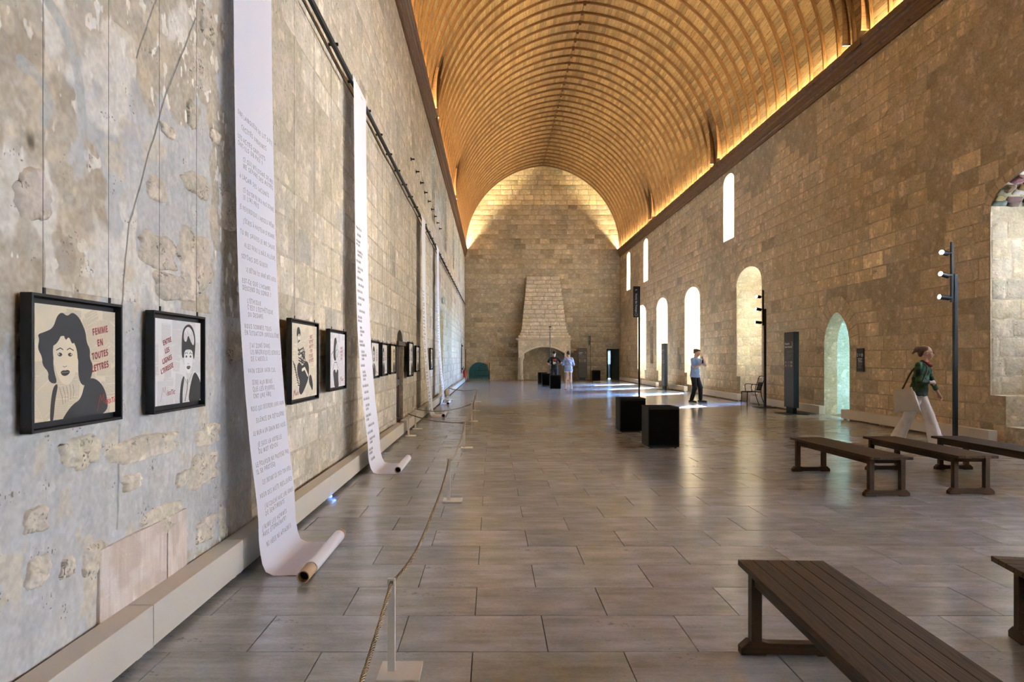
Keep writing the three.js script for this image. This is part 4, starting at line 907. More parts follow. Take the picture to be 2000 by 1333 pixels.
    stroke(c, w, h, [[0.21, 0.17], [0.24, 0.25], [0.31, 0.22]], 5); faceOf(c, w, h, 0.27, 0.18, 0.17, '#e5dcc6');
    blob(c, w, h, [[0.2, 0.5], [0.24, 0.3], [0.38, 0.25], [0.5, 0.3], [0.6, 0.5], [0.46, 0.56], [0.4, 0.34], [0.3, 0.4], [0.3, 0.56]], '#cfc4aa');
    for (let k = 0; k < 22; k++) stroke(c, w, h, [[0.24 + r() * 0.3, 0.3 + r() * 0.22], [0.26 + r() * 0.3, 0.33 + r() * 0.22]], 6);
    blob(c, w, h, [[0.2, 0.56], [0.3, 0.5], [0.4, 0.58], [0.56, 0.48], [0.68, 0.56], [0.66, 0.74], [0.5, 0.88], [0.36, 0.97], [0.26, 0.9], [0.32, 0.78], [0.22, 0.68]]);
    blob(c, w, h, [[0.66, 0.72], [0.76, 0.68], [0.84, 0.84], [0.82, 0.94], [0.74, 0.86], [0.68, 0.82]]); stroke(c, w, h, [[0.4, 0.62], [0.5, 0.6], [0.62, 0.7]], 14, '#ddd2ba');
    for (let k = 0; k < 10; k++) stroke(c, w, h, [[0.06 + k * 0.02, 0.5 + k * 0.035], [0.14 + k * 0.018, 0.56 + k * 0.03]], 5);
    scribbles(c, w, h, r, 6, 0.76, 0.18, 0.05, -0.1); signature(c, w, h, 0.1, 0.93, 0.7, RED);
  },
  (c, w, h, r) => {                                                    // woman in profile with long dark hair
    newsprint(c, w, h, r, '#dcdbe2', '#8f8d94');
    blob(c, w, h, [[0.26, 0.2], [0.3, 0.09], [0.42, 0.08], [0.44, 0.18], [0.38, 0.24], [0.36, 0.4], [0.42, 0.5], [0.3, 0.52], [0.22, 0.42]]);
    stroke(c, w, h, [[0.43, 0.14], [0.47, 0.22], [0.45, 0.25], [0.46, 0.3], [0.4, 0.33]], 5); stroke(c, w, h, [[0.4, 0.34], [0.46, 0.45], [0.54, 0.34], [0.52, 0.3]], 5); stroke(c, w, h, [[0.12, 0.6], [0.1, 0.4], [0.22, 0.34]], 4);
    blob(c, w, h, [[0.2, 0.7], [0.34, 0.66], [0.4, 0.76], [0.48, 0.66], [0.56, 0.7], [0.54, 0.84], [0.6, 1.02], [0.3, 1.02], [0.26, 0.86]]); stroke(c, w, h, [[0.2, 0.68], [0.3, 0.54], [0.44, 0.54], [0.55, 0.66]], 4);
    scribbles(c, w, h, r, 4, 0.76, 0.3, 0.05, -0.08); signature(c, w, h, 0.72, 0.88, 0.75, RED);
  },
];
for (const [paper, face, text] of [['#dedbd6', 0.36, 0.76], ['#d8d6d2', 0.32, 0.74], ['#d9cba8', 0.74, 0.26], ['#dcd9d4', 0.76, 0.3], ['#dbd8d2', 0.68, 0.26], ['#d6d4d2', 0.5, 0.82]]) PICTURES.push((c, w, h, r) => {
  newsprint(c, w, h, r, paper, '#8d8a84');
  blob(c, w, h, [[face - 0.14, 0.5], [face - 0.16, 0.2], [face, 0.06], [face + 0.15, 0.2], [face + 0.14, 0.5], [face + 0.08, 0.56], [face - 0.08, 0.56]]); blob(c, w, h, [[face - 0.09, 0.3], [face, 0.2], [face + 0.09, 0.3], [face + 0.07, 0.48], [face, 0.56], [face - 0.07, 0.48]], paper);
  faceOf(c, w, h, face, 0.38, 0.36, paper);
  blob(c, w, h, [[face - 0.26, 1.02], [face - 0.2, 0.7], [face - 0.06, 0.6], [face + 0.06, 0.6], [face + 0.22, 0.7], [face + 0.26, 1.02]]); blob(c, w, h, [[face - 0.04, 0.6], [face + 0.04, 0.6], [face + 0.01, 0.82]], paper);
  scribbles(c, w, h, r, 5, text, 0.24, 0.055, -0.12); signature(c, w, h, text < 0.5 ? 0.1 : 0.7, 0.9, 0.7, RED);
});
// [near edge, far edge, bottom, top, label] in metres along and up the left wall
const FRAMES = [
  [2.52, 3.14, 1.14, 1.666, 'black framed picture nearest the camera, curly-haired woman with hand under chin on cream newsprint'],
  [3.431, 4.047, 1.137, 1.664, 'black framed picture of a fair-haired figure in jacket and tie on white newsprint'],
  [5.784, 6.70, 1.026, 1.765, 'large black framed picture of a seated figure with crossed legs on beige newsprint'],
  [7.16, 7.97, 1.069, 1.734, 'black framed picture of a long-haired woman in profile on pale lilac newsprint'],
  [9.62, 10.32, 1.127, 1.679, 'black framed picture of a long face, partly behind the second paper scroll'],
  [10.57, 11.15, 1.14, 1.669, 'black framed picture in the middle of the three between second scroll and boarded door'],
  [11.47, 12.1, 1.15, 1.668, 'black framed picture on yellowish newsprint, just before the boarded door'],
  [13.98, 14.72, 1.04, 1.764, 'tall black framed picture just beyond the boarded door'],
  [15.3, 15.99, 1.11, 1.71, 'small black framed picture between the tall one and the third paper scroll'],
  [18.88, 19.6, 1.1, 1.712, 'black framed picture alone between the third and farthest paper scrolls'],
];
FRAMES.forEach(([d0, d1, y0, y1, label], k) => {
  const w = d1 - d0, h = y1 - y0, t = thing('framed_picture', label, 'picture', [-1.7, (y0 + y1) / 2, -(d0 + d1) / 2], Math.PI / 2), b = 0.012, deep = 0.045;
  const rim = (x0, x1, u0, u1) => box(x1 - x0, u1 - u0, deep, (x0 + x1) / 2, (u0 + u1) / 2, -deep / 2, 0.0015);
  part('frame', [rim(-w / 2, -w / 2 + b, -h / 2, h / 2), rim(w / 2 - b, w / 2, -h / 2, h / 2), rim(-w / 2 + b, w / 2 - b, -h / 2, -h / 2 + b), rim(-w / 2 + b, w / 2 - b, h / 2 - b, h / 2), box(w - 0.01, h - 0.01, 0.01, 0, 0, -deep + 0.003, 0)], mat.black, t);
  const cw = w - 0.075, ch = h - 0.075, r = random(70 + k), big = k < 2, tex = canvasTexture(big ? 1024 : 420, Math.round((big ? 1024 : 420) * ch / cw), (c, W, H) => PICTURES[k](c, W, H, r));
  const edge = M({ color: rgb(0.62, 0.58, 0.52), roughness: 0.9 }), front = M({ map: tex, roughness: 0.75 });
  const cv = part('canvas', new THREE.BoxGeometry(cw, ch, 0.022), [edge, edge, edge, edge, front, edge], t); cv.position.z = -0.026;
  if (big) for (let i = 0; i < 9; i++) part('tack', box(0.003, 0.006, 0.006, 0, 0, 0, 0), mat.black, cv).position.set(-cw / 2 - 0.001, ch * (i / 8 - 0.5) * 0.94, 0);
  for (const e of [-1, 1]) {
    part('hook', box(0.014, 0.026, 0.006, e * w * 0.36, h / 2 + 0.012, -0.012, 0.001), mat.black, t);
    const long = RAILY - 0.032 - (y0 + y1) / 2;
    part('wire', new THREE.CylinderGeometry(0.0011, 0.0011, long - h / 2, 5).translate(e * w * 0.36, (long + h / 2) / 2, -0.016), mat.darkMetal, t);
  }
});

// ---------------------------------------------------------------- benches
const benchMats = [1, 0.86, 1.14].map((k) => new THREE.MeshPhysicalMaterial({ specularIntensity: 0.22, map: woodMap, bumpMap: woodBump, bumpScale: 0.0015, roughness: 0.5, color: rgb(0.07 * k, 0.035 * k, 0.014 * k) }));
function plank(w, h, len, x, y, z, r, gr) {                             // grain along z
  const g = box(w, h, len, 0, 0, 0, r), p = g.attributes.position, uv = g.attributes.uv, o = gr();
  for (let i = 0; i < uv.count; i++) uv.setXY(i, p.getZ(i) + o, p.getX(i) + p.getY(i) + o * 0.7);
  return g.translate(x, y, z);
}
function bench([x, z], turn, label, seed) {
  const t = thing('wooden_bench', label, 'bench', [x, 0, z], turn), r = random(seed), W = 0.42, L = 1.78, H = 0.415, n = 6, pw = W / n;
  for (let i = 0; i < n; i++) part('plank', plank(pw - 0.0015, 0.028, L, -W / 2 + pw * (i + 0.5), H - 0.014, 0, 0.003, r), benchMats[Math.floor(r() * 3)], t);
  for (const e of [-1, 1]) {
    part('side_apron', plank(0.022, 0.06, L - 0.28, e * (W / 2 - 0.045), H - 0.058, 0, 0.003, r), benchMats[1], t);
    part('end_apron', box(W - 0.13, 0.05, 0.022, 0, H - 0.053, e * (L / 2 - 0.12), 0.003), benchMats[1], t);
    for (const s of [-1, 1]) part('leg', box(0.05, H - 0.07, 0.055, s * (W / 2 - 0.045), (H - 0.03) / 2 + 0.02, e * (L / 2 - 0.12), 0.004), benchMats[0], t);
    const foot = new THREE.Shape(), w = W / 2 + 0.025;
    foot.moveTo(-w, 0.002); foot.lineTo(-w + 0.11, 0.002); foot.lineTo(-w + 0.12, 0.01); foot.lineTo(w - 0.12, 0.01); foot.lineTo(w - 0.11, 0.002); foot.lineTo(w, 0.002); foot.lineTo(w, 0.03); foot.lineTo(w - 0.035, 0.062); foot.lineTo(w - 0.1, 0.062); foot.lineTo(w - 0.13, 0.054); foot.lineTo(-w + 0.13, 0.054); foot.lineTo(-w + 0.1, 0.062); foot.lineTo(-w + 0.035, 0.062); foot.lineTo(-w, 0.03);
    part('foot_rail', new THREE.ExtrudeGeometry(foot, { depth: 0.05, bevelEnabled: true, bevelSize: 0.003, bevelThickness: 0.003, bevelSegments: 1 }).translate(0, 0, e * (L / 2 - 0.12) - 0.025), benchMats[0], t);
  }
}
bench([1.397, -2.51], -0.043, 'dark wooden bench nearest the camera, cut by the bottom edge of the picture', 81);
bench([4.035, -7.815], 0.04, 'dark wooden bench first of the three side by side, closest to the black cubes', 82);
bench([5.0, -7.92], 0.011, 'dark wooden bench in the middle of the three side by side', 83);
bench([5.91, -7.97], 0.01, 'dark wooden bench closest to the right wall, behind it the spotlight stand', 84);
bench([3.377, -3.11], 1.387, 'dark wooden bench standing crosswise, cut by the right edge of the picture', 85);

// ---------------------------------------------------------------- black cubes and the signs that stand with them
const cubeMat = new THREE.MeshPhysicalMaterial({ map: woodMap, color: rgb(0.016, 0.016, 0.016), roughness: 0.6, specularIntensity: 0.35 }), cubeTop = new THREE.MeshPhysicalMaterial({ color: rgb(0.002, 0.002, 0.0022), roughness: 0.8, specularIntensity: 0.15 });
function cube([x, z], label, open) {
  const t = thing('black_cube', label, 'plinth', [x, 0, z]), s = 0.49, h = 0.655;
  if (open) part('body', [box(s, 0.03, s, 0, h - 0.015, 0, 0.006), box(s, 0.03, s, 0, 0.04, 0, 0.006), box(0.03, h - 0.03, s, -s / 2 + 0.015, h / 2 + 0.01, 0, 0.006), box(0.03, h - 0.03, s, s / 2 - 0.015, h / 2 + 0.01, 0, 0.006), box(s, h - 0.03, 0.03, 0, h / 2 + 0.01, -s / 2 + 0.015, 0.006)], cubeMat, t);
  else {
    part('body', box(s, h - 0.045, s, 0, h / 2, 0, 0.012), cubeMat, t);
    for (const e of [-1, 1]) part('rim', [box(0.022, 0.03, s, e * (s / 2 - 0.011), h - 0.015, 0, 0.006), box(s - 0.044, 0.03, 0.022, 0, h - 0.015, e * (s / 2 - 0.011), 0.006)], cubeMat, t);
    part('top', box(s - 0.05, 0.012, s - 0.05, 0, h - 0.02, 0, 0), cubeTop, t);
    part('front_panel', box(s - 0.03, h - 0.09, 0.008, 0, h / 2 + 0.005, s / 2 + 0.001, 0.002), cubeTop, t);
  }
  for (const a of [-1, 1]) for (const b of [-1, 1]) part('foot', cyl(0.02, 0.02, 0.025, a * (s / 2 - 0.05), 0.0125, b * (s / 2 - 0.05), 10), mat.darkMetal, t);
  return t;
}
cube([2.70, -10.98], 'black cube plinth nearest the camera, in front of the other with the sign pole');
cube([2.69, -13.3], 'black cube plinth just behind the nearest one, at the foot of the tall sign pole');
cube([2.9, -31.55], 'black cube plinth in front of the man in black before the fireplace');
cube([2.75, -34.6], 'grey-sided black cube plinth peeping out behind the one before the man in black', true);
cube([2.75, -37.4], 'farthest black cube plinth of the group before the fireplace, mostly hidden', true);
cube([6.64, -43.7], 'black cube plinth against the end wall beside the dark information panel');
function signPost([x, z], top, lines, label) {
  const t = thing('sign_post', label, 'sign', [x, 0, z]);
  part('pole', box(0.034, top, 0.034, 0, top / 2, 0, 0.003), mat.darkMetal, t);
  part('panel', box(0.115, 0.62, 0.03, -0.065, top - 0.31, 0.012, 0.003), M({ color: rgb(0.03, 0.033, 0.038), roughness: 0.5 }), t);
  const tex = canvasTexture(128, 672, (c, w, h) => {
    c.fillStyle = '#2c2e33'; c.fillRect(0, 0, w, h);
    c.strokeStyle = '#e8e8e6'; c.lineWidth = 6; c.beginPath(); c.moveTo(46, 92); c.lineTo(46, 66); c.lineTo(82, 66); c.moveTo(70, 54); c.lineTo(84, 66); c.lineTo(70, 78); c.stroke();
    c.save(); c.translate(46, 150); c.rotate(Math.PI / 2); c.fillStyle = '#e8e8e6'; c.font = 'bold 54px serif'; c.fillText(lines, 0, 0); c.restore();
    c.lineWidth = 5; c.beginPath(); c.arc(64, 622, 27, 0, 7); c.stroke();
  });
  const f = part('lettering', new THREE.PlaneGeometry(0.11, 0.6), M({ map: tex, roughness: 0.6 }), t); f.position.set(-0.065, top - 0.31, 0.0285);
  part('base_plate', box(0.2, 0.01, 0.12, 0, 0.005, 0, 0.002), mat.darkMetal, t);
  return t;
}
signPost([2.935, -13.64], 2.86, 'Porte du Temps', 'tall thin sign pole behind the black cubes, dark upright panel reading Porte du Temps');
signPost([6.37, -44.3], 2.88, 'Sortie', 'thin sign pole with a dark upright panel far off against the end wall');
{
  const t = thing('thin_stand', 'thin dark stand with a small crossbar on top, before the fireplace', 'stand', [2.71, 0, -32.05]);
  part('pole', cyl(0.016, 0.016, 2.88, 0, 1.44, 0, 8), mat.darkMetal, t);
  part('crossbar', box(0.1, 0.05, 0.05, 0, 2.9, 0, 0.008), mat.darkMetal, t);
  part('base_plate', box(0.1, 0.012, 0.3, 0, 0.006, 0, 0.003), mat.darkMetal, t);
}

// ---------------------------------------------------------------- dark information panels
function panelTexture(title, seed) {
  return canvasTexture(256, 880, (c, w, h) => {
    const r = random(seed);
    c.fillStyle = '#34332f'; c.fillRect(0, 0, w, h);
    c.fillStyle = '#3c3733'; c.fillRect(0, 92, w, 340);
    c.fillStyle = '#ddd8d0'; c.font = 'bold 31px serif'; title.forEach((s, i) => c.fillText(s, 14, 142 + i * 38));
    c.strokeStyle = '#e0c8bc'; c.lineWidth = 4; c.beginPath(); c.moveTo(196, 105); c.lineTo(236, 128); c.lineTo(208, 140); c.lineTo(242, 158); c.stroke();
    for (let k = 0; k < 9; k++) { c.fillStyle = 'rgba(190,180,172,' + lerp(0.25, 0.5, r()) + ')'; c.fillRect(r() < 0.4 ? 70 : 16, 214 + k * 12, 100 + r() * 110, 4); }
    for (let k = 0; k < 6; k++) { c.fillStyle = ['#8c6a5c', '#6e5f58', '#a08478'][k % 3]; c.fillRect(18 + (k % 3) * 76, 340 + Math.floor(k / 3) * 40, 52, 26); }
  });
}
function totem([x, z], turn, title, label, seed) {
  const t = thing('information_panel', label, 'information panel', [x, 0, z], turn), body = new THREE.MeshPhysicalMaterial({ color: rgb(0.012, 0.017, 0.024), roughness: 0.6, specularIntensity: 0.4 });
  part('body', box(0.58, 1.93, 0.13, 0, 1.13, 0, 0.006), body, t);
  const f = part('text_panel', box(0.56, 1.9, 0.004, 0, 0, 0, 0), [body, body, body, body, M({ map: panelTexture(title, seed), roughness: 0.55 }), body], t); f.geometry = new THREE.BoxGeometry(0.55, 1.9, 0.004); f.position.set(0, 1.13, 0.0665);
  part('stem', box(0.4, 0.16, 0.1, 0, 0.09, 0, 0.004), body, t);
  part('base_plate', box(0.7, 0.012, 0.6, 0, 0.006, 0, 0.003), body, t);
}
totem([7.67, -17.5], -Math.PI / 2, ['Chapelle', 'Saint-Martial'], 'tall dark information panel beside the pointed chapel door', 91);
totem([7.8, -30.9], -Math.PI / 2, ['Le Grand', 'Tinel'], 'tall dark information panel between the second and third bright windows from the end wall', 92);
totem([5.83, -44.1], 0, ['Cuisine', 'haute'], 'dark information panel against the end wall right of the fireplace', 93);
{
  const t = thing('notice', 'small dark notice with white pictograms on the wall beside the chapel door', 'notice', [XR - 0.03, 1.385, -15.58], -Math.PI / 2);
  part('plate', box(0.3, 0.53, 0.016, 0, 0, 0, 0.003), mat.darkMetal, t);
  const tex = canvasTexture(180, 318, (c, w, h) => {
    c.fillStyle = '#2b2c30'; c.fillRect(0, 0, w, h); c.strokeStyle = c.fillStyle = '#efeeec'; c.lineWidth = 4;
    c.strokeRect(16, 72, 20, 38); c.beginPath(); c.moveTo(62, 86); c.lineTo(84, 76); c.lineTo(104, 84); c.lineTo(92, 96); c.lineTo(80, 92); c.lineTo(72, 106); c.stroke(); c.strokeRect(126, 82, 38, 26); c.strokeRect(136, 72, 16, 10); c.beginPath(); c.arc(145, 95, 8, 0, 7); c.stroke();
    for (let k = 0; k < 7; k++) { c.globalAlpha = k < 3 ? 0.95 : 0.6; for (let x = 34 + (k % 3) * 8, n = 0; x < 142 - (k % 2) * 10; n++) { const l = 8 + ((n * 7 + k * 5) % 16); c.fillRect(x, 138 + k * 21, l, k < 3 ? 9 : 6); x += l + 5; } }
  });
  part('print', new THREE.PlaneGeometry(0.296, 0.526), M({ map: tex, roughness: 0.6 }), t).position.z = 0.0095;
}

// ---------------------------------------------------------------- spotlights on stands
function spotStand([x, z], aims, label) {
  const t = thing('spotlight_stand', label, 'lamp stand', [x, 0, z]);
  part('base_plate', box(0.5, 0.012, 0.5, -0.02, 0.006, 0, 0.003), mat.darkMetal, t);
  part('pole', box(0.06, 2.84, 0.06, 0, 1.43, 0, 0.004), mat.darkMetal, t);
  part('upper_bar', box(0.042, 1.02, 0.042, -0.055, 2.88, 0, 0.004), mat.darkMetal, t);
  aims.forEach(([y, to, power]) => {
    const from = V(x - 0.2, y, z + 0.02), dir = V(...to).sub(from).normalize(), head = part('spotlight', new THREE.CylinderGeometry(0.042, 0.042, 0.17, 20).rotateX(Math.PI / 2), mat.black, t);
    head.position.set(-0.2, y, 0.02); head.quaternion.setFromUnitVectors(V(0, 0, 1), dir);
    part('rim', new THREE.CylinderGeometry(0.046, 0.046, 0.02, 20).rotateX(Math.PI / 2).translate(0, 0, 0.078), mat.darkMetal, head);
    const glow = part('lamp_lens', new THREE.CylinderGeometry(0.038, 0.038, 0.006, 20).rotateX(Math.PI / 2).translate(0, 0, 0.087), M({ color: 0xffffff, emissive: SPOT_COLOR, emissiveIntensity: 8 }), head); glow.userData.label = 'glowing lens';
    part('arm', box(0.14, 0.025, 0.025, 0.075, 0, 0, 0.004).applyQuaternion(head.quaternion.clone().invert()), mat.darkMetal, head);
    const l = new THREE.SpotLight(SPOT_COLOR, SPOT_POWER * power, 0, 0.55, 0.95); l.name = 'spot_beam';
    l.position.copy(from).addScaledVector(dir, 0.1); l.target.position.set(...to); l.shadow.radius = 2; scene.add(l, l.target);
  });
}
spotStand([7.82, -11.53], [[3.2, [-1.8, 3.6, -5.4], 1], [2.83, [-1.8, 4.6, -8], 1], [2.45, [-1.8, 3.4, -10.5], 1]], 'tall black stand with three glowing spotlights behind the benches');
spotStand([7.87, -19.7], [[3.2, [-1.8, 3.8, -13], 1], [2.84, [-1.8, 4.6, -17], 1], [2.46, [-1.8, 3.4, -21], 1]], 'tall black stand with three glowing spotlights beside the thin metal chair');
{
  const t = thing('metal_chair', 'thin black metal armchair beside the spotlight stand under the window', 'chair', [7.8, 0, -20.5], -Math.PI / 2), r = 0.011, p = (a, b, c) => V(a, b, c);
  for (const s of [-1, 1]) {
    part('front_leg', tube([p(s * 0.24, 0, 0.24), p(s * 0.23, 0.42, 0.22)], r), mat.black, t);
    part('back_leg', tube([p(s * 0.22, 0, -0.3), p(s * 0.22, 0.42, -0.18), p(s * 0.21, 0.87, -0.3)], r), mat.black, t);
    part('arm', tube([p(s * 0.25, 0.42, 0.1), p(s * 0.26, 0.63, 0.11), p(s * 0.26, 0.65, 0.06), p(s * 0.24, 0.62, -0.23)], r), mat.black, t);
  }
  part('seat', box(0.46, 0.022, 0.44, 0, 0.42, 0.02, 0.01), mat.black, t);
  part('backrest', box(0.3, 0.26, 0.02, 0, 0, 0, 0.01).rotateX(-0.26).translate(0, 0.58, -0.22), mat.black, t);
  part('top_rail', tube([p(-0.21, 0.87, -0.3), p(0, 0.89, -0.31), p(0.21, 0.87, -0.3)], r), mat.black, t);
}

// ---------------------------------------------------------------- low rope barrier in front of the scrolls
const barrierMat = M({ color: rgb(0.7, 0.65, 0.56), roughness: 0.5 }), ropeMat = M({ map: texture(64, 64, (u, v) => 150 + 70 * Math.sin((u * 2 + v * 4) * 6.283) + noise(u * 30, v * 30, 3) * 40), color: rgb(0.42, 0.29, 0.15), roughness: 0.9 });
const POSTS = [
  [-0.455, -3.08, 'cream rope post nearest the camera, at the bottom edge of the picture'], [-0.435, -6.8, 'cream rope post second from the camera, level with the second paper scroll'], [-0.443, -10.8, 'cream rope post at the near corner where the rope turns to the boarded door'], [-1.53, -12.46, 'cream rope post close to the left wall, just before the boarded door'],
  [-1.54, -13.68, 'cream rope post close to the left wall, just beyond the boarded door'], [-0.463, -15.4, 'cream rope post at the corner where the rope comes back from the boarded door'], [-0.472, -18.57, 'cream rope post beside the roll of the third paper scroll'], [-0.502, -22.4, 'cream rope post at the far corner of the barrier, in the open floor'], [-1.48, -23.3, 'cream rope post at the far end of the barrier beside the left wall casing'],
];
POSTS.forEach(([x, z, label]) => {
  const t = thing('rope_post', label, 'rope post', [x, 0, z]);
  part('base_plate', box(0.19, 0.012, 0.19, 0.04, 0.006, 0, 0.002), barrierMat, t);
  part('post', [box(0.034, 0.38, 0.02, 0, 0.2, 0, 0.002), box(0.008, 0.03, 0.02, -0.013, 0.405, 0, 0.001), box(0.008, 0.03, 0.02, 0.013, 0.405, 0, 0.001), box(0.034, 0.008, 0.02, 0, 0.422, 0, 0.001)], barrierMat, t);
});
function rope(a, b, sag, label, fine) {
  const A = V(a[0], 0.404, a[1]), B = V(b[0], b[2] ?? 0.404, b[1]), n = 24, base = Array.from({ length: n + 1 }, (_, i) => { const t = i / n; return A.clone().lerp(B, t).add(V(Math.sin(t * 9) * 0.006, -sag * 4 * t * (1 - t), 0)); });
  const curve = new THREE.CatmullRomCurve3(base);
  let g;
  if (fine) {
    const N = 420, turns = curve.getLength() / 0.05;
    g = [0, 1, 2].map((k) => new THREE.TubeGeometry(new THREE.CatmullRomCurve3(Array.from({ length: N }, (_, i) => { const t = i / (N - 1), p = curve.getPointAt(t), w = t * turns * 6.283 + k * 2.094; return p.add(V(Math.cos(w) * 0.005, Math.sin(w) * 0.005, 0)); })), N, 0.0055, 5));
  } else g = new THREE.TubeGeometry(curve, 40, 0.009, 6);
  tag(part('rope', g, ropeMat), label, 'rope');
}
const ends = POSTS.map(([x, z]) => [x, z]);
rope(ends[0], [-0.46, 0.9], 0.16, 'brown rope that sags from the nearest post out of the bottom of the picture', true);
rope(ends[0], ends[1], 0.15, 'brown rope between the nearest post and the second post', true);
rope(ends[1], ends[2], 0.14, 'brown rope between the second post and the corner post before the boarded door');
rope(ends[2], ends[3], 0.05, 'brown rope running from the corner post to the wall just before the boarded door');
rope(ends[4], ends[5], 0.1, 'brown rope running from the wall just beyond the boarded door to the corner post');
rope(ends[5], ends[6], 0.12, 'brown rope past the roll of the third paper scroll');
rope(ends[6], ends[7], 0.12, 'brown rope along the farthest straight stretch of the barrier');
rope(ends[7], ends[8], 0.06, 'brown rope at the far end of the barrier, back to the left wall');

// ---------------------------------------------------------------- small things at the end of the hall
{
  const t = thing('iron_gate', 'low black iron gate with spear tops in the arch of the end wall', 'gate', [-0.68, 0, ZEND - 0.25]);
  for (const y of [0.28, 0.62]) part('rail', box(0.94, 0.02, 0.02, 0, y, 0, 0.002), mat.blackMatt, t);
  [0.62, 0.62, 0.82, 0.95, 1.0, 0.86, 0.68, 0.62].forEach((h, i) => { const b = part('bar', cyl(0.01, 0.01, h, -0.46 + i * 0.131, h / 2, 0, 6), mat.blackMatt, t); if (h > 0.65) part('spear_top', new THREE.ConeGeometry(0.03, 0.1, 6).translate(-0.46 + i * 0.131, h + 0.05, 0), mat.blackMatt, b); });
  const post = thing('gate_post', 'thin black post right of the low arch in the end wall', 'post', [-0.19, 0, ZEND + 0.15]);
  part('pole', cyl(0.025, 0.02, 1.15, 0, 0.575, 0, 8), mat.blackMatt, post); part('foot', cyl(0.09, 0.09, 0.02, 0, 0.01, 0, 14), M({ color: rgb(0.5, 0.48, 0.42) }), post);
  tag(part('rope', new THREE.TubeGeometry(new THREE.QuadraticBezierCurve3(V(-1.55, 0.52, ZEND + 0.12), V(-0.95, -0.28, ZEND + 0.3), V(-0.22, 0.7, ZEND + 0.15)), 30, 0.012, 6), ropeMat), 'brown rope hanging slack across the low arch of the end wall', 'rope');
  const left = thing('black_stand', 'tall thin black stand in the left corner before the end wall', 'stand', [-1.62, 0, -41.6]);
  part('pole', box(0.04, 2, 0.05, 0, 1, 0, 0.004), mat.blackMatt, left); part('base_plate', box(0.24, 0.012, 0.3, 0.12, 0.006, 0, 0.003), mat.blackMatt, left);
  const bar = thing('wall_bar', 'black upright bar with two knobs on the left wall near the end wall', 'wall bar', [XL + 0.06, 1.42, -39.2]);
  part('rod', box(0.04, 1.68, 0.05, 0, 0, 0, 0.006), mat.blackMatt, bar); for (const y of [-0.6, 0.72]) part('knob', new THREE.SphereGeometry(0.045, 10, 8).translate(0.05, y, 0), mat.blackMatt, bar);
  const fire = thing('fire_extinguisher', 'red fire extinguisher hung low on the left wall near the end wall', 'fire extinguisher', [-1.65, 0.3, -40.6]), red = M({ color: rgb(0.4, 0.012, 0.02), roughness: 0.35 });
  part('cylinder', new THREE.LatheGeometry([[0, 0], [0.075, 0], [0.08, 0.02], [0.08, 0.36], [0.06, 0.42], [0.03, 0.45], [0, 0.45]].map(([x, y]) => new THREE.Vector2(x, y)), 20), red, fire);
  part('valve', [cyl(0.025, 0.02, 0.06, 0, 0.48, 0, 10), box(0.03, 0.02, 0.14, 0, 0.52, 0.03, 0.004)], mat.black, fire); part('hose', tube([V(0, 0.5, 0.04), V(-0.06, 0.62, 0.02), V(-0.09, 0.5, 0.02), V(-0.085, 0.2, 0.02)], 0.012, 6, 20), mat.black, fire);
  const alarm = thing('alarm_box', 'small red alarm box on the end wall right of the fireplace', 'alarm box', [5.5, 1.92, ZEND + 0.06]);
  part('box', box(0.16, 0.14, 0.07, 0, 0, 0, 0.01), M({ color: rgb(0.5, 0.02, 0.02), roughness: 0.4 }), alarm); part('button', cyl(0.03, 0.03, 0.02, 0, 0, 0, 12).rotateX(Math.PI / 2).translate(0, 0, 0.04), M({ color: rgb(0.6, 0.55, 0.5) }), alarm);
  const exit = thing('exit_sign', 'small green exit sign above the open doorway in the left wall', 'exit sign', [XL + 0.04, 3.5, -24.6], Math.PI / 2);
  part('box', box(0.34, 0.2, 0.04, 0, 0, 0, 0.006), M({ color: rgb(0.75, 0.78, 0.76), roughness: 0.5 }), exit);
  part('sign_face', new THREE.PlaneGeometry(0.3, 0.16).translate(0, 0, 0.022), M({ map: canvasTexture(120, 64, (c, w, h) => { c.fillStyle = '#1f9a4a'; c.fillRect(0, 0, w, h); c.fillStyle = '#fff'; c.fillRect(70, 10, 26, 44); c.beginPath(); c.arc(40, 16, 6, 0, 7); c.fill(); c.strokeStyle = '#fff'; c.lineWidth = 6; c.beginPath(); c.moveTo(38, 24); c.lineTo(34, 38); c.lineTo(22, 52); c.moveTo(34, 38); c.lineTo(48, 54); c.moveTo(24, 30); c.lineTo(52, 30); c.stroke(); }), emissive: 0x103018, emissiveIntensity: 0.4 }), exit);
}

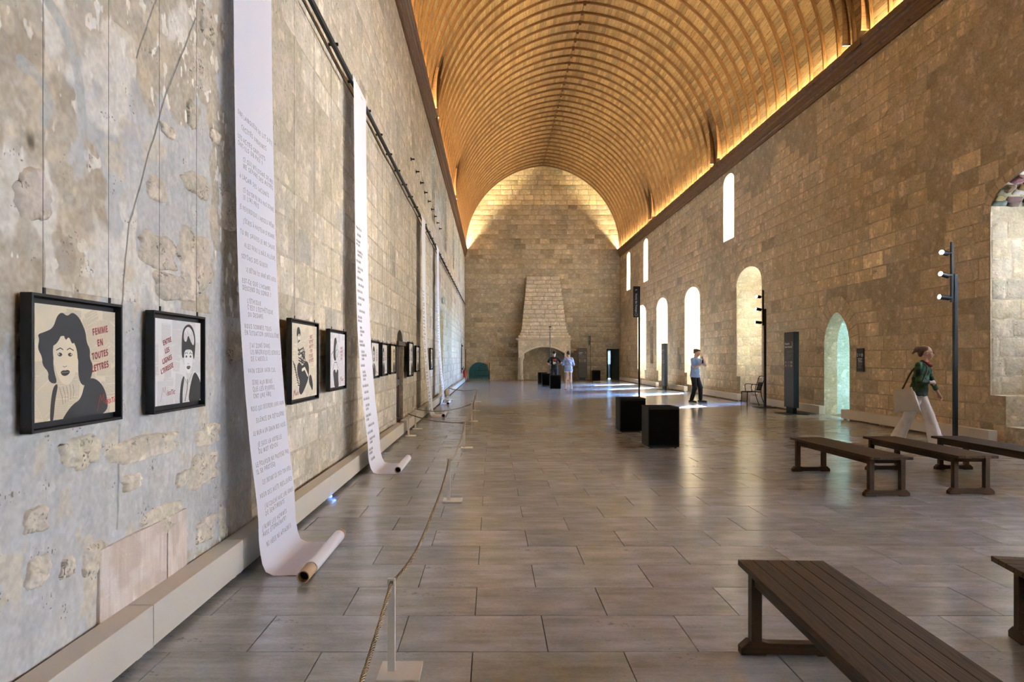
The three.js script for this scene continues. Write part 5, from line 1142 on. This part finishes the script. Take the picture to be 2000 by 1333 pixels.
// ---------------------------------------------------------------- people: skeletons of tapering limbs, meshed as one skin
// prims: { a, b, ra, rb } a tapering limb; { c, r: [x, y, z], q } an ellipsoid; k is how softly they join
function skin(prims, cell, k, color, clip, rumple = 0) {
  const lo = V(1e9, 1e9, 1e9), hi = V(-1e9, -1e9, -1e9);
  for (const p of prims) for (const [c, r] of p.c ? [[p.c, Math.max(...p.r)]] : [[p.a, p.ra], [p.b, p.rb]]) { lo.min(c.clone().subScalar(r)); hi.max(c.clone().addScalar(r)); }
  lo.subScalar(0.04); hi.addScalar(0.04);
  const n = [0, 1, 2].map((i) => Math.ceil((hi.getComponent(i) - lo.getComponent(i)) / cell) + 1), [nx, ny, nz] = n, f = new Float32Array(nx * ny * nz), reach = k * 5;
  for (const p of prims) {                                             // soft union: sums of exp(-distance / k)
    const pad = reach + cell * 2, b0 = V(1e9, 1e9, 1e9), b1 = V(-1e9, -1e9, -1e9);
    for (const [c, r] of p.c ? [[p.c, Math.max(...p.r)]] : [[p.a, p.ra], [p.b, p.rb]]) { b0.min(c.clone().subScalar(r + pad)); b1.max(c.clone().addScalar(r + pad)); }
    const i0 = [0, 1, 2].map((i) => Math.max(0, Math.floor((b0.getComponent(i) - lo.getComponent(i)) / cell))), i1 = [0, 1, 2].map((i) => Math.min(n[i] - 1, Math.ceil((b1.getComponent(i) - lo.getComponent(i)) / cell)));
    const ab = p.c ? null : p.b.clone().sub(p.a), len2 = ab ? Math.max(ab.lengthSq(), 1e-9) : 0, inv = p.q ? p.q.clone().invert() : null, v = V(0, 0, 0);
    for (let z = i0[2]; z <= i1[2]; z++) for (let y = i0[1]; y <= i1[1]; y++) for (let x = i0[0]; x <= i1[0]; x++) {
      const X = lo.x + x * cell, Y = lo.y + y * cell, Z = lo.z + z * cell;
      let d;
      if (p.c) {
        v.set(X - p.c.x, Y - p.c.y, Z - p.c.z); if (inv) v.applyQuaternion(inv);
        const a = v.x / p.r[0], b = v.y / p.r[1], c = v.z / p.r[2], k0 = Math.sqrt(a * a + b * b + c * c), k1 = Math.sqrt((a / p.r[0]) ** 2 + (b / p.r[1]) ** 2 + (c / p.r[2]) ** 2);
        d = k1 > 1e-6 ? (k0 * (k0 - 1)) / k1 : -Math.min(...p.r);
      } else {
        const t = clamp(((X - p.a.x) * ab.x + (Y - p.a.y) * ab.y + (Z - p.a.z) * ab.z) / len2, 0, 1);
        d = Math.hypot(X - p.a.x - ab.x * t, Y - p.a.y - ab.y * t, Z - p.a.z - ab.z * t) - lerp(p.ra, p.rb, t);
      }
      if (d < reach) f[(z * ny + y) * nx + x] += Math.exp(-d / (p.k ?? k));
    }
  }
  for (let i = 0; i < f.length; i++) f[i] = f[i] > 0 ? -k * Math.log(f[i]) : reach;
  if (clip) for (let z = 0, o = 0; z < nz; z++) for (let y = 0; y < ny; y++) for (let x = 0; x < nx; x++, o++) f[o] = Math.max(f[o], clip(lo.x + x * cell, lo.y + y * cell, lo.z + z * cell));
  if (rumple) for (let z = 0, o = 0; z < nz; z++) for (let y = 0; y < ny; y++) for (let x = 0; x < nx; x++, o++) if (Math.abs(f[o]) < 0.05) { const X = lo.x + x * cell, Y = lo.y + y * cell, Z = lo.z + z * cell; f[o] += (fbm(X * 13 + Z * 9 + Y * 5, Y * 7 - X * 6, 153, 3) - 0.5) * rumple; }
  const at = new Int32Array(f.length).fill(-1), P = [], idx = [];
  for (let z = 0; z < nz - 1; z++) for (let y = 0; y < ny - 1; y++) for (let x = 0; x < nx - 1; x++) {
    const o = (z * ny + y) * nx + x; let neg = 0, sx = 0, sy = 0, sz = 0, cnt = 0;
    const c = [f[o], f[o + 1], f[o + nx], f[o + nx + 1], f[o + nx * ny], f[o + nx * ny + 1], f[o + nx * ny + nx], f[o + nx * ny + nx + 1]];
    for (let i = 0; i < 8; i++) if (c[i] < 0) neg++;
    if (neg === 0 || neg === 8) continue;
    for (let i = 0; i < 8; i++) for (const bit of [1, 2, 4]) { const j = i | bit; if (j === i || c[i] < 0 === c[j] < 0) continue; const t = c[i] / (c[i] - c[j]); sx += (i & 1) + (bit === 1 ? t : 0); sy += ((i >> 1) & 1) + (bit === 2 ? t : 0); sz += ((i >> 2) & 1) + (bit === 4 ? t : 0); cnt++; }
    at[o] = P.length / 3; P.push(lo.x + (x + sx / cnt) * cell, lo.y + (y + sy / cnt) * cell, lo.z + (z + sz / cnt) * cell);
  }
  const quad = (a, b, c, d, flip) => { if (a < 0 || b < 0 || c < 0 || d < 0) return; flip ? idx.push(a, c, b, a, d, c) : idx.push(a, b, c, a, c, d); };
  for (let z = 1; z < nz - 1; z++) for (let y = 1; y < ny - 1; y++) for (let x = 1; x < nx - 1; x++) {
    const o = (z * ny + y) * nx + x, s = f[o] < 0, X = 1, Y = nx, Z = nx * ny;
    if (s !== f[o + X] < 0) quad(at[o - Y - Z], at[o - Z], at[o], at[o - Y], !s);
    if (s !== f[o + Y] < 0) quad(at[o - X - Z], at[o - X], at[o], at[o - Z], !s);
    if (s !== f[o + Z] < 0) quad(at[o - X - Y], at[o - Y], at[o], at[o - X], !s);
  }
  const g = new THREE.BufferGeometry();
  g.setAttribute('position', new THREE.Float32BufferAttribute(P, 3)); g.setAttribute('uv', new THREE.Float32BufferAttribute(P.flatMap((_, i) => (i % 3 ? [] : [P[i], P[i + 1]])), 2)); g.setIndex(idx); g.computeVertexNormals();
  const col = new Float32Array(P.length), nor = g.attributes.normal;
  for (let i = 0; i < P.length; i += 3) { const c = color(P[i], P[i + 1], P[i + 2], V(nor.array[i], nor.array[i + 1], nor.array[i + 2])); col[i] = c[0]; col[i + 1] = c[1]; col[i + 2] = c[2]; }
  g.setAttribute('color', new THREE.BufferAttribute(col, 3));
  return g;
}
const limb = (a, b, ra, rb, k) => ({ a, b, ra, rb, k }), ball = (c, r, q) => ({ c, r, q });
// a hand from wrist towards `dir`, palm facing `palm`; curl 0 open to 1 closed
function hand(wrist, dir, palm, curl, thumbSide, s = 1) {
  const d = dir.clone().normalize(), p = palm.clone().addScaledVector(d, -palm.dot(d)).normalize(), side = d.clone().cross(p).multiplyScalar(thumbSide), out = [];
  const pt = (x, y, z) => wrist.clone().addScaledVector(d, x * s).addScaledVector(side, y * s).addScaledVector(p, z * s);
  out.push(limb(pt(-0.01, 0, 0), pt(0.035, 0.006, 0), 0.026 * s, 0.027 * s), limb(pt(0.03, 0.022, 0), pt(0.08, 0.027, 0), 0.016 * s, 0.014 * s), limb(pt(0.03, -0.018, 0), pt(0.075, -0.026, 0), 0.016 * s, 0.012 * s), limb(pt(0.03, 0, 0), pt(0.082, 0, 0), 0.017 * s, 0.014 * s));
  [[0.03, 0.072, 0.0092], [0.0105, 0.08, 0.0096], [-0.009, 0.075, 0.009], [-0.0275, 0.06, 0.0078]].forEach(([y, len, r], i) => {
    let a = curl * 0.9 + i * 0.06, x = 0.086 - Math.abs(y) * 0.25, z = 0, q = pt(x, y, z);
    for (let j = 0; j < 3; j++) { const l = len * [0.45, 0.31, 0.24][j], nx = x + Math.cos(a) * l, nz = z + Math.sin(a) * l, e = pt(nx, y * (1 + 0.06 * (j + 1)), nz); out.push({ ...limb(q, e, r * s * (1 - j * 0.1), r * s * (0.93 - j * 0.1)), k: 0.003 }); x = nx; z = nz; q = e; a += curl * [1.0, 0.8, 0][j] + 0.12; }
  });
  out.push(limb(pt(0.015, 0.022, 0.006), pt(0.05, 0.05, 0.014), 0.014 * s, 0.011 * s), { ...limb(pt(0.05, 0.05, 0.014), pt(0.078, 0.05 - curl * 0.02, 0.02 + curl * 0.024), 0.0105 * s, 0.008 * s), k: 0.003 });
  return out;
}
// bends a two-bone limb from root to end; `pole` says which way the joint points
function joint(root, end, l1, l2, pole) {
  const d = end.clone().sub(root), len = Math.min(d.length(), l1 + l2 - 0.002); d.normalize();
  const a = (l1 * l1 - l2 * l2 + len * len) / (2 * len), h = Math.sqrt(Math.max(0, l1 * l1 - a * a)), p = pole.clone().addScaledVector(d, -pole.dot(d)).normalize();
  return root.clone().addScaledVector(d, a).addScaledVector(p, h);
}
const HAIR = [0.045, 0.026, 0.016];
function person({ at, turn, label, height, hips = 0, chestW = 0.165, hipW = 0.15, headTurn = 0, headTilt = 0, lean = 0.04, wrists, elbows, handDirs, palms, curls, feet, toes, skinTone, female, build }) {
  const t = thing('person', label, 'person', at, turn), H = height, s = H / 1.75, v = (x, y, z) => V(x, y, z);
  const hip = v(0, 0.515 * H + hips, 0), neckBase = v(0, 0.83 * H + hips, lean), headC = v(0, 0.925 * H + hips, lean + 0.03 + headTilt * 0.06);
  const qh = new THREE.Quaternion().setFromEuler(new THREE.Euler(headTilt, headTurn, 0, 'YXZ')), hp = (x, y, z) => v(x * s, y * s, z * s).applyQuaternion(qh).add(headC);
  const sh = [1, -1].map((e) => v(e * chestW * s * 1.06, 0.805 * H + hips, lean * 0.8)), hj = [1, -1].map((e) => v(e * 0.085 * s, 0.5 * H + hips, 0));
  const el = wrists.map((w, i) => joint(sh[i], w, 0.29 * s, 0.255 * s, elbows[i])), an = feet.map((f) => f.clone().add(v(0, 0.075 * s, 0))), kn = an.map((a, i) => joint(hj[i], a, 0.235 * H, 0.235 * H, toes[i].clone().multiplyScalar(0.4).add(v(0, 0, 1))));
  const P = { hip, neckBase, headC, hp, sh, hj, el, an, kn, wrists, feet, toes, s, H, v, lean, hips, qh, chestW, hipW };
  // the whole body as one skin
  const bust = 0;
  const torso = [ball(v(0, 0.72 * H + hips, lean * 0.7), [chestW * s, 0.15 * s, 0.105 * s]), ball(v(0, 0.61 * H + hips, lean * 0.3), [(female ? 0.115 : 0.135) * s, 0.13 * s, 0.092 * s]), ball(v(0, 0.525 * H + hips, 0), [hipW * s, 0.105 * s, 0.105 * s]), limb(sh[0], sh[1], 0.046 * s, 0.046 * s)];
  if (bust) for (const e of [-1, 1]) torso.push(ball(v(e * 0.07 * s, 0.715 * H + hips, lean + 0.085 * s), [0.05 * s, 0.05 * s, 0.045 * s]));
  const arms = [0, 1].flatMap((i) => [limb(sh[i], el[i], 0.047 * s, 0.038 * s), limb(el[i], wrists[i], 0.038 * s, 0.024 * s)]);
  const legs = [0, 1].flatMap((i) => { const calf = kn[i].clone().lerp(an[i], 0.3).addScaledVector(toes[i], -0.018 * s); return [limb(hj[i], kn[i], 0.078 * s, 0.052 * s), limb(kn[i], an[i], 0.05 * s, 0.033 * s), ball(calf, [0.052 * s, 0.1 * s, 0.054 * s]), limb(an[i].clone().add(v(0, -0.035 * s, 0)).addScaledVector(toes[i], -0.03 * s), feet[i].clone().add(v(0, 0.03 * s, 0)).addScaledVector(toes[i], 0.15 * s), 0.036 * s, 0.026 * s)]; });
  const neck = [limb(neckBase, hp(0, -0.075, -0.015), 0.058 * s, 0.05 * s)];
  const tone = (c, x, y, z) => { const q = 0.96 + 0.08 * noise(x * 60, y * 60 + z * 40, 5); return c.map((k) => k * q); };
  const low = skin([...torso, ...arms, ...legs, ...neck], 0.013, 0.007, (x, y, z) => tone(skinTone, x, y, z));
  const head = [ball(hp(0, 0.035, -0.012), [0.074 * s, 0.088 * s, 0.094 * s], qh), ball(hp(0, -0.03, 0.022), [0.056 * s, 0.075 * s, 0.066 * s], qh), limb(hp(0, -0.082, 0.062), hp(0, -0.09, 0.055), 0.022 * s, 0.026 * s), limb(hp(0, 0.012, 0.085), hp(0, -0.03, 0.108), 0.01 * s, 0.0135 * s), limb(hp(0, -0.036, 0.1), hp(0, -0.034, 0.08), 0.014 * s, 0.02 * s),
    limb(hp(-0.035, 0.022, 0.072), hp(0.035, 0.022, 0.072), 0.012 * s, 0.012 * s), limb(hp(-0.016, -0.06, 0.084), hp(0.016, -0.06, 0.084), 0.0085 * s, 0.0085 * s), limb(hp(-0.014, -0.071, 0.08), hp(0.014, -0.071, 0.08), 0.009 * s, 0.009 * s), ...neck,
    ...[-1, 1].flatMap((e) => [ball(hp(e * 0.042, -0.025, 0.06), [0.024 * s, 0.026 * s, 0.022 * s], qh), ball(hp(e * 0.076, -0.002, -0.01), [0.011 * s, 0.032 * s, 0.019 * s], qh)])];
  const headGeo = skin(head, 0.0055, 0.007, (x, y, z) => {
    const p = v(x, y, z).sub(headC).applyQuaternion(qh.clone().invert()).divideScalar(s);
    for (const e of [-1, 1]) { const ex = p.x - e * 0.031, ey = p.y - 0.004; if (p.z > 0.06 && (ex / 0.014) ** 2 + (ey / 0.0065) ** 2 < 1) return Math.hypot(ex, ey) < 0.006 ? [0.02, 0.015, 0.012] : [0.62, 0.58, 0.54]; if (p.z > 0.06 && Math.abs(ey - 0.024) < 0.0045 && Math.abs(ex) < 0.019) return HAIR; }
    if (p.z > 0.07 && Math.abs(p.x) < 0.023 && Math.abs(p.y + 0.0655) < 0.011) return [skinTone[0] * 0.86, skinTone[1] * 0.52, skinTone[2] * 0.5];
    return tone(skinTone, x, y, z);
  });
  const hands = [0, 1].map((i) => skin([...hand(wrists[i], handDirs[i], palms[i], curls[i], i === 0 ? 1 : -1, s * (female ? 0.92 : 1)), limb(el[i].clone().lerp(wrists[i], 0.7), wrists[i], 0.029 * s, 0.024 * s)], 0.005, 0.005, (x, y, z) => tone(skinTone, x, y, z)));
  part('body', [low, headGeo, ...hands], M({ color: 0xffffff, vertexColors: true, roughness: 0.6 }), t);
  build(t, P);
  return t;
}
const cloth = (color, rough = 0.9) => M({ color: 0xffffff, vertexColors: true, roughness: rough, side: THREE.DoubleSide });
const folds = (c, amount, scale = 14) => (x, y, z) => { const q = 1 + (fbm(x * scale + z * scale * 0.6, y * scale * 0.35, 151, 3) - 0.5) * amount; return c.map((k) => k * q); };
function trousers(t, P, name, color, { wide = 1, flareHem = 0, hem = 0.05, top = 0.555, short, colorFn }) {
  const { s, v, hips, H, hipW } = P, pr = [ball(v(0, 0.525 * H + hips, 0), [hipW * s * 1.04, 0.12 * s, 0.112 * s])];
  for (const i of [0, 1]) {
    if (short) { pr.push(limb(P.hj[i], P.hj[i].clone().lerp(P.kn[i], short), 0.092 * s, 0.092 * s)); continue; }
    const end = P.kn[i].clone().lerp(P.an[i], 1 - hem); pr.push(limb(P.hj[i], P.kn[i], 0.09 * s * Math.sqrt(wide), 0.068 * s * wide), limb(P.kn[i], end, 0.066 * s * wide, (0.058 + flareHem) * s * wide));
  }
  const low = short ? P.hj[0].y - short * 0.235 * H - 0.02 : -1;
  return part(name, skin(pr, 0.011, 0.009, colorFn ?? folds(color, 0.5), (x, y) => Math.max(y - top * H - hips - 0.02, low - y), 0.018), cloth(), t);
}
function shirt(t, P, name, color, { sleeve = 0.55, long = 0.5, loose = 0.02, colorFn, flare = 0 }) {
  const { s, v, hips, H, lean, chestW, hipW } = P, y = (k) => k * H + hips;
  const pr = [ball(v(0, y(0.745), lean * 0.75), [(chestW + loose * 0.7) * s, 0.125 * s, (0.1 + loose * 0.8) * s]), ball(v(0, y(0.665), lean * 0.5), [(chestW - 0.012 + loose) * s, 0.15 * s, (0.098 + loose) * s]), ball(v(0, y(0.575), lean * 0.2 + 0.005), [(hipW - 0.008 + loose + flare * 0.6) * s, 0.16 * s, (0.104 + loose + flare * 0.5) * s]), ball(v(0, y(0.5), 0.005), [(hipW + 0.004 + loose + flare) * s, 0.15 * s, (0.112 + loose + flare) * s]),
    limb(v(-chestW * 0.75 * s, y(0.805), lean * 0.8), v(chestW * 0.75 * s, y(0.805), lean * 0.8), 0.06 * s, 0.06 * s), limb(v(-0.05 * s, y(0.83), lean * 0.9), v(0.05 * s, y(0.83), lean * 0.9), 0.042 * s, 0.042 * s)];
  for (const i of [0, 1]) {
    const sl = P.sh[i].clone().add(v(0, -0.004, 0)), e1 = sleeve <= 1 ? P.sh[i].clone().lerp(P.el[i], sleeve) : P.el[i];
    pr.push(limb(sl, e1, 0.06 * s, (sleeve <= 1 ? 0.056 : 0.05) * s));
    if (sleeve > 1) pr.push(limb(P.el[i], P.el[i].clone().lerp(P.wrists[i], sleeve - 1), 0.05 * s, 0.043 * s));
  }
  const free = (x, z) => 0.006 * Math.sin(x * 40) + 0.005 * Math.sin(z * 50);
  const arm = (x, yy, z) => { let d = 9; for (const i of [0, 1]) for (const [a, b] of [[P.sh[i], P.el[i]], [P.el[i], P.wrists[i]]]) { const ab = b.clone().sub(a), q = clamp(((x - a.x) * ab.x + (yy - a.y) * ab.y + (z - a.z) * ab.z) / ab.lengthSq(), 0, 1); d = Math.min(d, Math.hypot(x - a.x - ab.x * q, yy - a.y - ab.y * q, z - a.z - ab.z * q)); } return d; };
  return part(name, skin(pr, 0.011, 0.009, colorFn ?? folds(color, 0.35), (x, yy, z) => { const c = y(long) - yy + free(x, z); return c > 0 && arm(x, yy, z) < 0.07 ? -1 : c; }, 0.02), cloth(), t);
}
function shoes(t, P, color, sole) {
  for (const i of [0, 1]) {
    const { s, v } = P, f = P.feet[i], d = P.toes[i], up = v(0, 1, 0), heel = f.clone().addScaledVector(d, -0.05 * s);
    part('shoe', skin([limb(heel.clone().addScaledVector(up, 0.045 * s), f.clone().addScaledVector(d, 0.17 * s).addScaledVector(up, 0.035 * s), 0.043 * s, 0.034 * s), limb(f.clone().addScaledVector(up, 0.07 * s), P.an[i], 0.045 * s, 0.042 * s), limb(heel.clone().addScaledVector(up, 0.02 * s), f.clone().addScaledVector(d, 0.18 * s).addScaledVector(up, 0.018 * s), 0.036 * s, 0.03 * s)], 0.008, 0.008, (x, y) => (sole && y < f.y + 0.022 * s ? sole : color)), cloth(), t);
  }
}
function hair(t, P, extra, color = HAIR) {
  const { hp, s, qh } = P;
  part('hair', skin([ball(hp(0, 0.05, -0.03), [0.079 * s, 0.08 * s, 0.092 * s], qh), ...extra(hp, s, qh)], 0.006, 0.008, (x, y, z) => { const q = 0.8 + 0.5 * noise(x * 90, y * 40 + z * 60, 7); return color.map((k) => k * q); }), cloth(0, 0.7), t);
}
const FAIR = [0.56, 0.34, 0.25];

// the man in the pale blue shirt, walking towards the camera and to the right, something dark in one hand, the other at his mouth
person({
  at: [6.5, 0, -21.9], turn: 0.75, height: 1.72, label: 'man in light blue T-shirt and black trousers, a hand raised to his mouth', lean: 0.03, headTilt: 0.28, headTurn: 0.5, skinTone: FAIR,
  wrists: [V(0.15, 1.4, 0.22), V(-0.06, 1.22, 0.25)], elbows: [V(0.7, -1, 0.1), V(-0.8, -1, 0)], handDirs: [V(-0.4, 0.9, -0.1), V(0.3, 0.9, 0.3)], palms: [V(-0.7, -0.1, -0.7), V(0.4, 0.2, -0.9)], curls: [0.8, 0.75],
  feet: [V(0.14, 0, 0.12), V(-0.12, 0, -0.06)], toes: [V(0.35, 0, 0.94).normalize(), V(-0.1, 0, 1).normalize()],
  build(t, P) {
    shirt(t, P, 'shirt', [0.24, 0.35, 0.56], { sleeve: 0.75, long: 0.475, loose: 0.026, flare: 0.008 });
    trousers(t, P, 'trousers', [0.012, 0.012, 0.014], { wide: 1.12, hem: 0.12 });
    shoes(t, P, [0.03, 0.03, 0.032], [0.4, 0.38, 0.35]);
    hair(t, P, (hp, s, q) => [ball(hp(0, 0.1, 0.045), [0.05 * s, 0.032 * s, 0.04 * s], q), ball(hp(0, 0.02, -0.085), [0.06 * s, 0.06 * s, 0.035 * s], q), ball(hp(0, 0.075, -0.11), [0.03 * s, 0.03 * s, 0.03 * s], q)], [0.06, 0.035, 0.02]);
    part('lanyard', [tube([P.neckBase.clone().add(V(-0.06, 0.01, 0.05)), V(-0.035, 1.3, 0.165), V(0, 1.14, 0.16)], 0.006, 5), tube([P.neckBase.clone().add(V(0.06, 0.01, 0.05)), V(0.035, 1.3, 0.165), V(0, 1.14, 0.16)], 0.006, 5), box(0.07, 0.05, 0.006, 0, 1.11, 0.16, 0.002)], M({ color: rgb(0.55, 0.55, 0.56) }), t);
    part('wristband', new THREE.TorusGeometry(0.03, 0.006, 6, 16).rotateX(1.2).translate(-0.062, 1.205, 0.245), M({ color: rgb(0.6, 0.6, 0.6) }), t);
  },
});
{ const t = thing('handheld_radio', 'small dark handset held against the chest by the man in light blue', 'handset', [6.5, 0, -21.9], 0.75); part('case', box(0.055, 0.11, 0.03, -0.035, 1.31, 0.295, 0.008).rotateZ(0), mat.black, t); part('aerial', cyl(0.006, 0.005, 0.06, -0.05, 1.39, 0.29, 6), mat.black, t); }

// the woman in the dark green blouse, striding to the right
person({
  at: [6.98, 0, -11.2], turn: 0.7, height: 1.63, label: 'woman in dark green patterned blouse and white trousers, glasses, striding to the right', female: true, lean: 0.09, headTilt: 0.05, headTurn: 0.45, chestW: 0.158, skinTone: [0.5, 0.29, 0.21],
  wrists: [V(0.34, 0.83, 0.2), V(-0.03, 1.03, 0.22)], elbows: [V(0.5, 0, -1), V(-1, -0.35, -0.5)], handDirs: [V(0.4, -0.8, 0.35), V(0.95, 0.08, 0.2)], palms: [V(-0.6, -0.2, -0.5), V(0, -0.3, -1)], curls: [0.35, 0.45],
  feet: [V(-0.01, 0.0, 0.27), V(-0.1, 0.03, -0.27)], toes: [V(0.1, 0, 1).normalize(), V(0, -0.25, 1).normalize()],
  build(t, P) {
    const green = (x, y, z) => { const a = noise(x * 16, y * 22, 161) + noise(z * 18, y * 30, 163) * 0.6, k = smooth(a, 0.55, 1.1); return [lerp(0.004, 0.04, k * 0.8), lerp(0.014, 0.1, k), lerp(0.012, 0.034, k)]; };
    shirt(t, P, 'blouse', null, { sleeve: 1.6, long: 0.5, loose: 0.026, flare: 0.008, colorFn: green });
    trousers(t, P, 'trousers', [0.66, 0.61, 0.58], { wide: 1.3, flareHem: 0.03, hem: 0.06 });
    shoes(t, P, [0.5, 0.46, 0.43]);
    hair(t, P, (hp, s, q) => [ball(hp(0, 0.0, -0.085), [0.075 * s, 0.075 * s, 0.04 * s], q), ball(hp(0, 0.06, -0.125), [0.05 * s, 0.05 * s, 0.055 * s], q), limb(hp(0, 0.05, -0.15), hp(0.02, -0.02, -0.2), 0.03 * s, 0.012 * s)], [0.1, 0.055, 0.03]);
    const h = P.hp, gl = [];
    for (const e of [-1, 1]) { const ringPts = Array.from({ length: 13 }, (_, i) => { const a = (i / 12) * 6.283; return h(e * 0.033 + Math.cos(a) * 0.024, 0.006 + Math.sin(a) * 0.017, 0.108); }); gl.push(new THREE.TubeGeometry(new THREE.CatmullRomCurve3(ringPts), 24, 0.0035, 5), tube([h(e * 0.057, 0.012, 0.106), h(e * 0.082, 0.012, 0.05), h(e * 0.084, 0.008, -0.02)], 0.0035, 5)); }
    gl.push(tube([h(-0.01, 0.01, 0.11), h(0.01, 0.01, 0.11)], 0.0035, 5));
    part('glasses', gl, mat.black, t);
    part('scarf', skin([limb(P.neckBase.clone().add(V(-0.06, 0.0, 0.05)), P.neckBase.clone().add(V(0, -0.05, 0.1)), 0.02, 0.022), limb(P.neckBase.clone().add(V(0.06, 0.0, 0.05)), P.neckBase.clone().add(V(0, -0.05, 0.1)), 0.02, 0.022), limb(P.neckBase.clone().add(V(-0.06, 0.01, -0.02)), P.neckBase.clone().add(V(0.06, 0.01, -0.02)), 0.022, 0.022)], 0.008, 0.01, folds([0.2, 0.03, 0.03], 0.5)), cloth(), t);
  },
});
{
  const t = thing('tote_bag', 'large pale cloth bag hanging behind the woman in the green blouse', 'bag', [7.03, -0.05, -11.17], 0.7), c = M({ color: rgb(0.5, 0.46, 0.4), roughness: 0.9 });
  const g = new THREE.BoxGeometry(0.11, 0.38, 0.36, 6, 14, 14), q = g.attributes.position;
  for (let i = 0; i < q.count; i++) {
    let [x, y, z] = [q.getX(i), q.getY(i), q.getZ(i)];
    const v = (y + 0.19) / 0.38, e = Math.abs(z) / 0.18;                  // mouth pulled together, belly full, corners drooping
    x *= (0.35 + 0.9 * Math.sin(Math.PI * clamp(1 - v * 0.92, 0.12, 1))) * (1 - e ** 4 * 0.55) + 0.02 * Math.sin(z * 30 + y * 14);
    z *= 0.8 + 0.25 * (1 - v) - (v > 0.8 ? 0.1 : 0); y -= e * e * 0.03 * (1 - v) + (1 - e) * 0.02 * v - (z < 0 ? -z * 0.12 : 0);
    q.setXYZ(i, x + (fbm(z * 12, y * 9, 157, 3) - 0.5) * 0.025, y, z);
  }
  g.deleteAttribute('normal'); const soft = mergeVertices(g.clone().deleteAttribute('uv')); soft.computeVertexNormals(); soft.setAttribute('uv', new THREE.BufferAttribute(new Float32Array(soft.attributes.position.count * 2), 2));
  part('bag', soft.rotateX(-0.18).translate(-0.335, 0.8, -0.13), c, t);
  part('strap', [tube([V(-0.32, 0.98, 0.0), V(-0.25, 1.14, 0.1), V(-0.15, 1.33, 0.12), V(-0.13, 1.385, 0.06), V(-0.17, 1.3, -0.06), V(-0.32, 0.97, -0.18)], 0.013, 6, 40)], M({ color: rgb(0.05, 0.045, 0.035), roughness: 0.9 }), t);
}

// the couple before the fireplace, seen from behind
person({
  at: [2.99, 0, -32.9], turn: Math.PI, height: 1.78, label: 'man in black T-shirt with a red and white print, seen from behind', lean: 0.05, headTilt: 0.5, skinTone: FAIR,
  wrists: [V(0.2, 1.1, 0.26), V(-0.22, 1.12, 0.22)], elbows: [V(0.8, -0.6, -0.6), V(-0.8, -0.6, -0.6)], handDirs: [V(-0.6, 0.2, 0.7), V(0.5, 0.3, 0.7)], palms: [V(-0.4, 0.4, -0.6), V(0.4, 0.4, -0.6)], curls: [0.6, 0.6],
  feet: [V(0.12, 0, 0), V(-0.12, 0, 0.02)], toes: [V(0.2, 0, 1).normalize(), V(-0.2, 0, 1).normalize()],
  build(t, P) {
    shirt(t, P, 'shirt', null, { sleeve: 0.7, long: 0.49, loose: 0.022, colorFn: (x, y, z, n) => { if (n.z < -0.5) { if (Math.abs(x) < 0.09 && Math.abs(y - 1.345) < 0.03) return [0.45, 0.03, 0.02]; if (Math.abs(x) < 0.075 && y < 1.28 && y > 1.13 && noise(x * 40, y * 34, 171) > 0.42) return [0.55, 0.53, 0.5]; } return [0.008, 0.008, 0.009]; } });
    trousers(t, P, 'trousers', [0.02, 0.025, 0.04], { wide: 1.05, hem: 0.06 });
    shoes(t, P, [0.03, 0.03, 0.03], [0.4, 0.4, 0.4]);
    hair(t, P, (hp, s, q) => [ball(hp(0, 0.02, -0.075), [0.07 * s, 0.07 * s, 0.04 * s], q)], [0.02, 0.013, 0.01]);
    part('strap', tube([V(-0.2, 1.1, 0.24), V(-0.24, 0.9, 0.2), V(-0.22, 0.62, 0.16)], 0.008, 5), mat.black, t);
  },
});
person({
  at: [3.48, 0, -31.2], turn: Math.PI + 0.1, height: 1.74, female: true, label: 'woman in loose blue shirt and white shorts, hair in a bun, seen from behind', lean: 0.03, headTilt: 0.25, headTurn: 0.3, skinTone: [0.52, 0.31, 0.22], chestW: 0.155,
  wrists: [V(0.06, 1.16, 0.26), V(-0.08, 1.12, 0.26)], elbows: [V(0.9, -0.6, -0.4), V(-0.9, -0.6, -0.4)], handDirs: [V(-0.9, 0.2, 0.2), V(0.9, 0.1, 0.2)], palms: [V(0, 0, -1), V(0, 0, -1)], curls: [0.4, 0.4],
  feet: [V(0.12, 0, 0), V(-0.16, 0, 0.06)], toes: [V(0.2, 0, 1).normalize(), V(-0.25, 0, 1).normalize()],
  build(t, P) {
    shirt(t, P, 'shirt', [0.27, 0.33, 0.47], { sleeve: 1.6, long: 0.485, loose: 0.034, flare: 0.012 });
    trousers(t, P, 'shorts', [0.72, 0.68, 0.64], { short: 0.17 });
    for (const i of [0, 1]) part('sandal', box(0.09, 0.018, 0.24, 0, 0.009, 0.05, 0.006), M({ color: rgb(0.12, 0.07, 0.045) }), t).position.copy(P.feet[i]);
    hair(t, P, (hp, s, q) => [ball(hp(0, 0.02, -0.075), [0.07 * s, 0.065 * s, 0.04 * s], q), ball(hp(0, 0.125, -0.06), [0.04 * s, 0.038 * s, 0.04 * s], q)], [0.05, 0.028, 0.016]);
    part('bag_strap', tube([P.sh[0].clone().add(V(-0.06, 0.075, 0)), P.sh[0].clone().add(V(-0.07, 0.02, -0.12)), V(0, 1.25, -0.19), V(-0.17, 1.02, -0.16)], 0.011, 5, 30), M({ color: rgb(0.25, 0.07, 0.05) }), t);
  },
});

scene.traverse((o) => { if (o.isMesh || o.isLight) { o.castShadow = true; o.receiveShadow = true; } });
renderer.render(scene, camera);
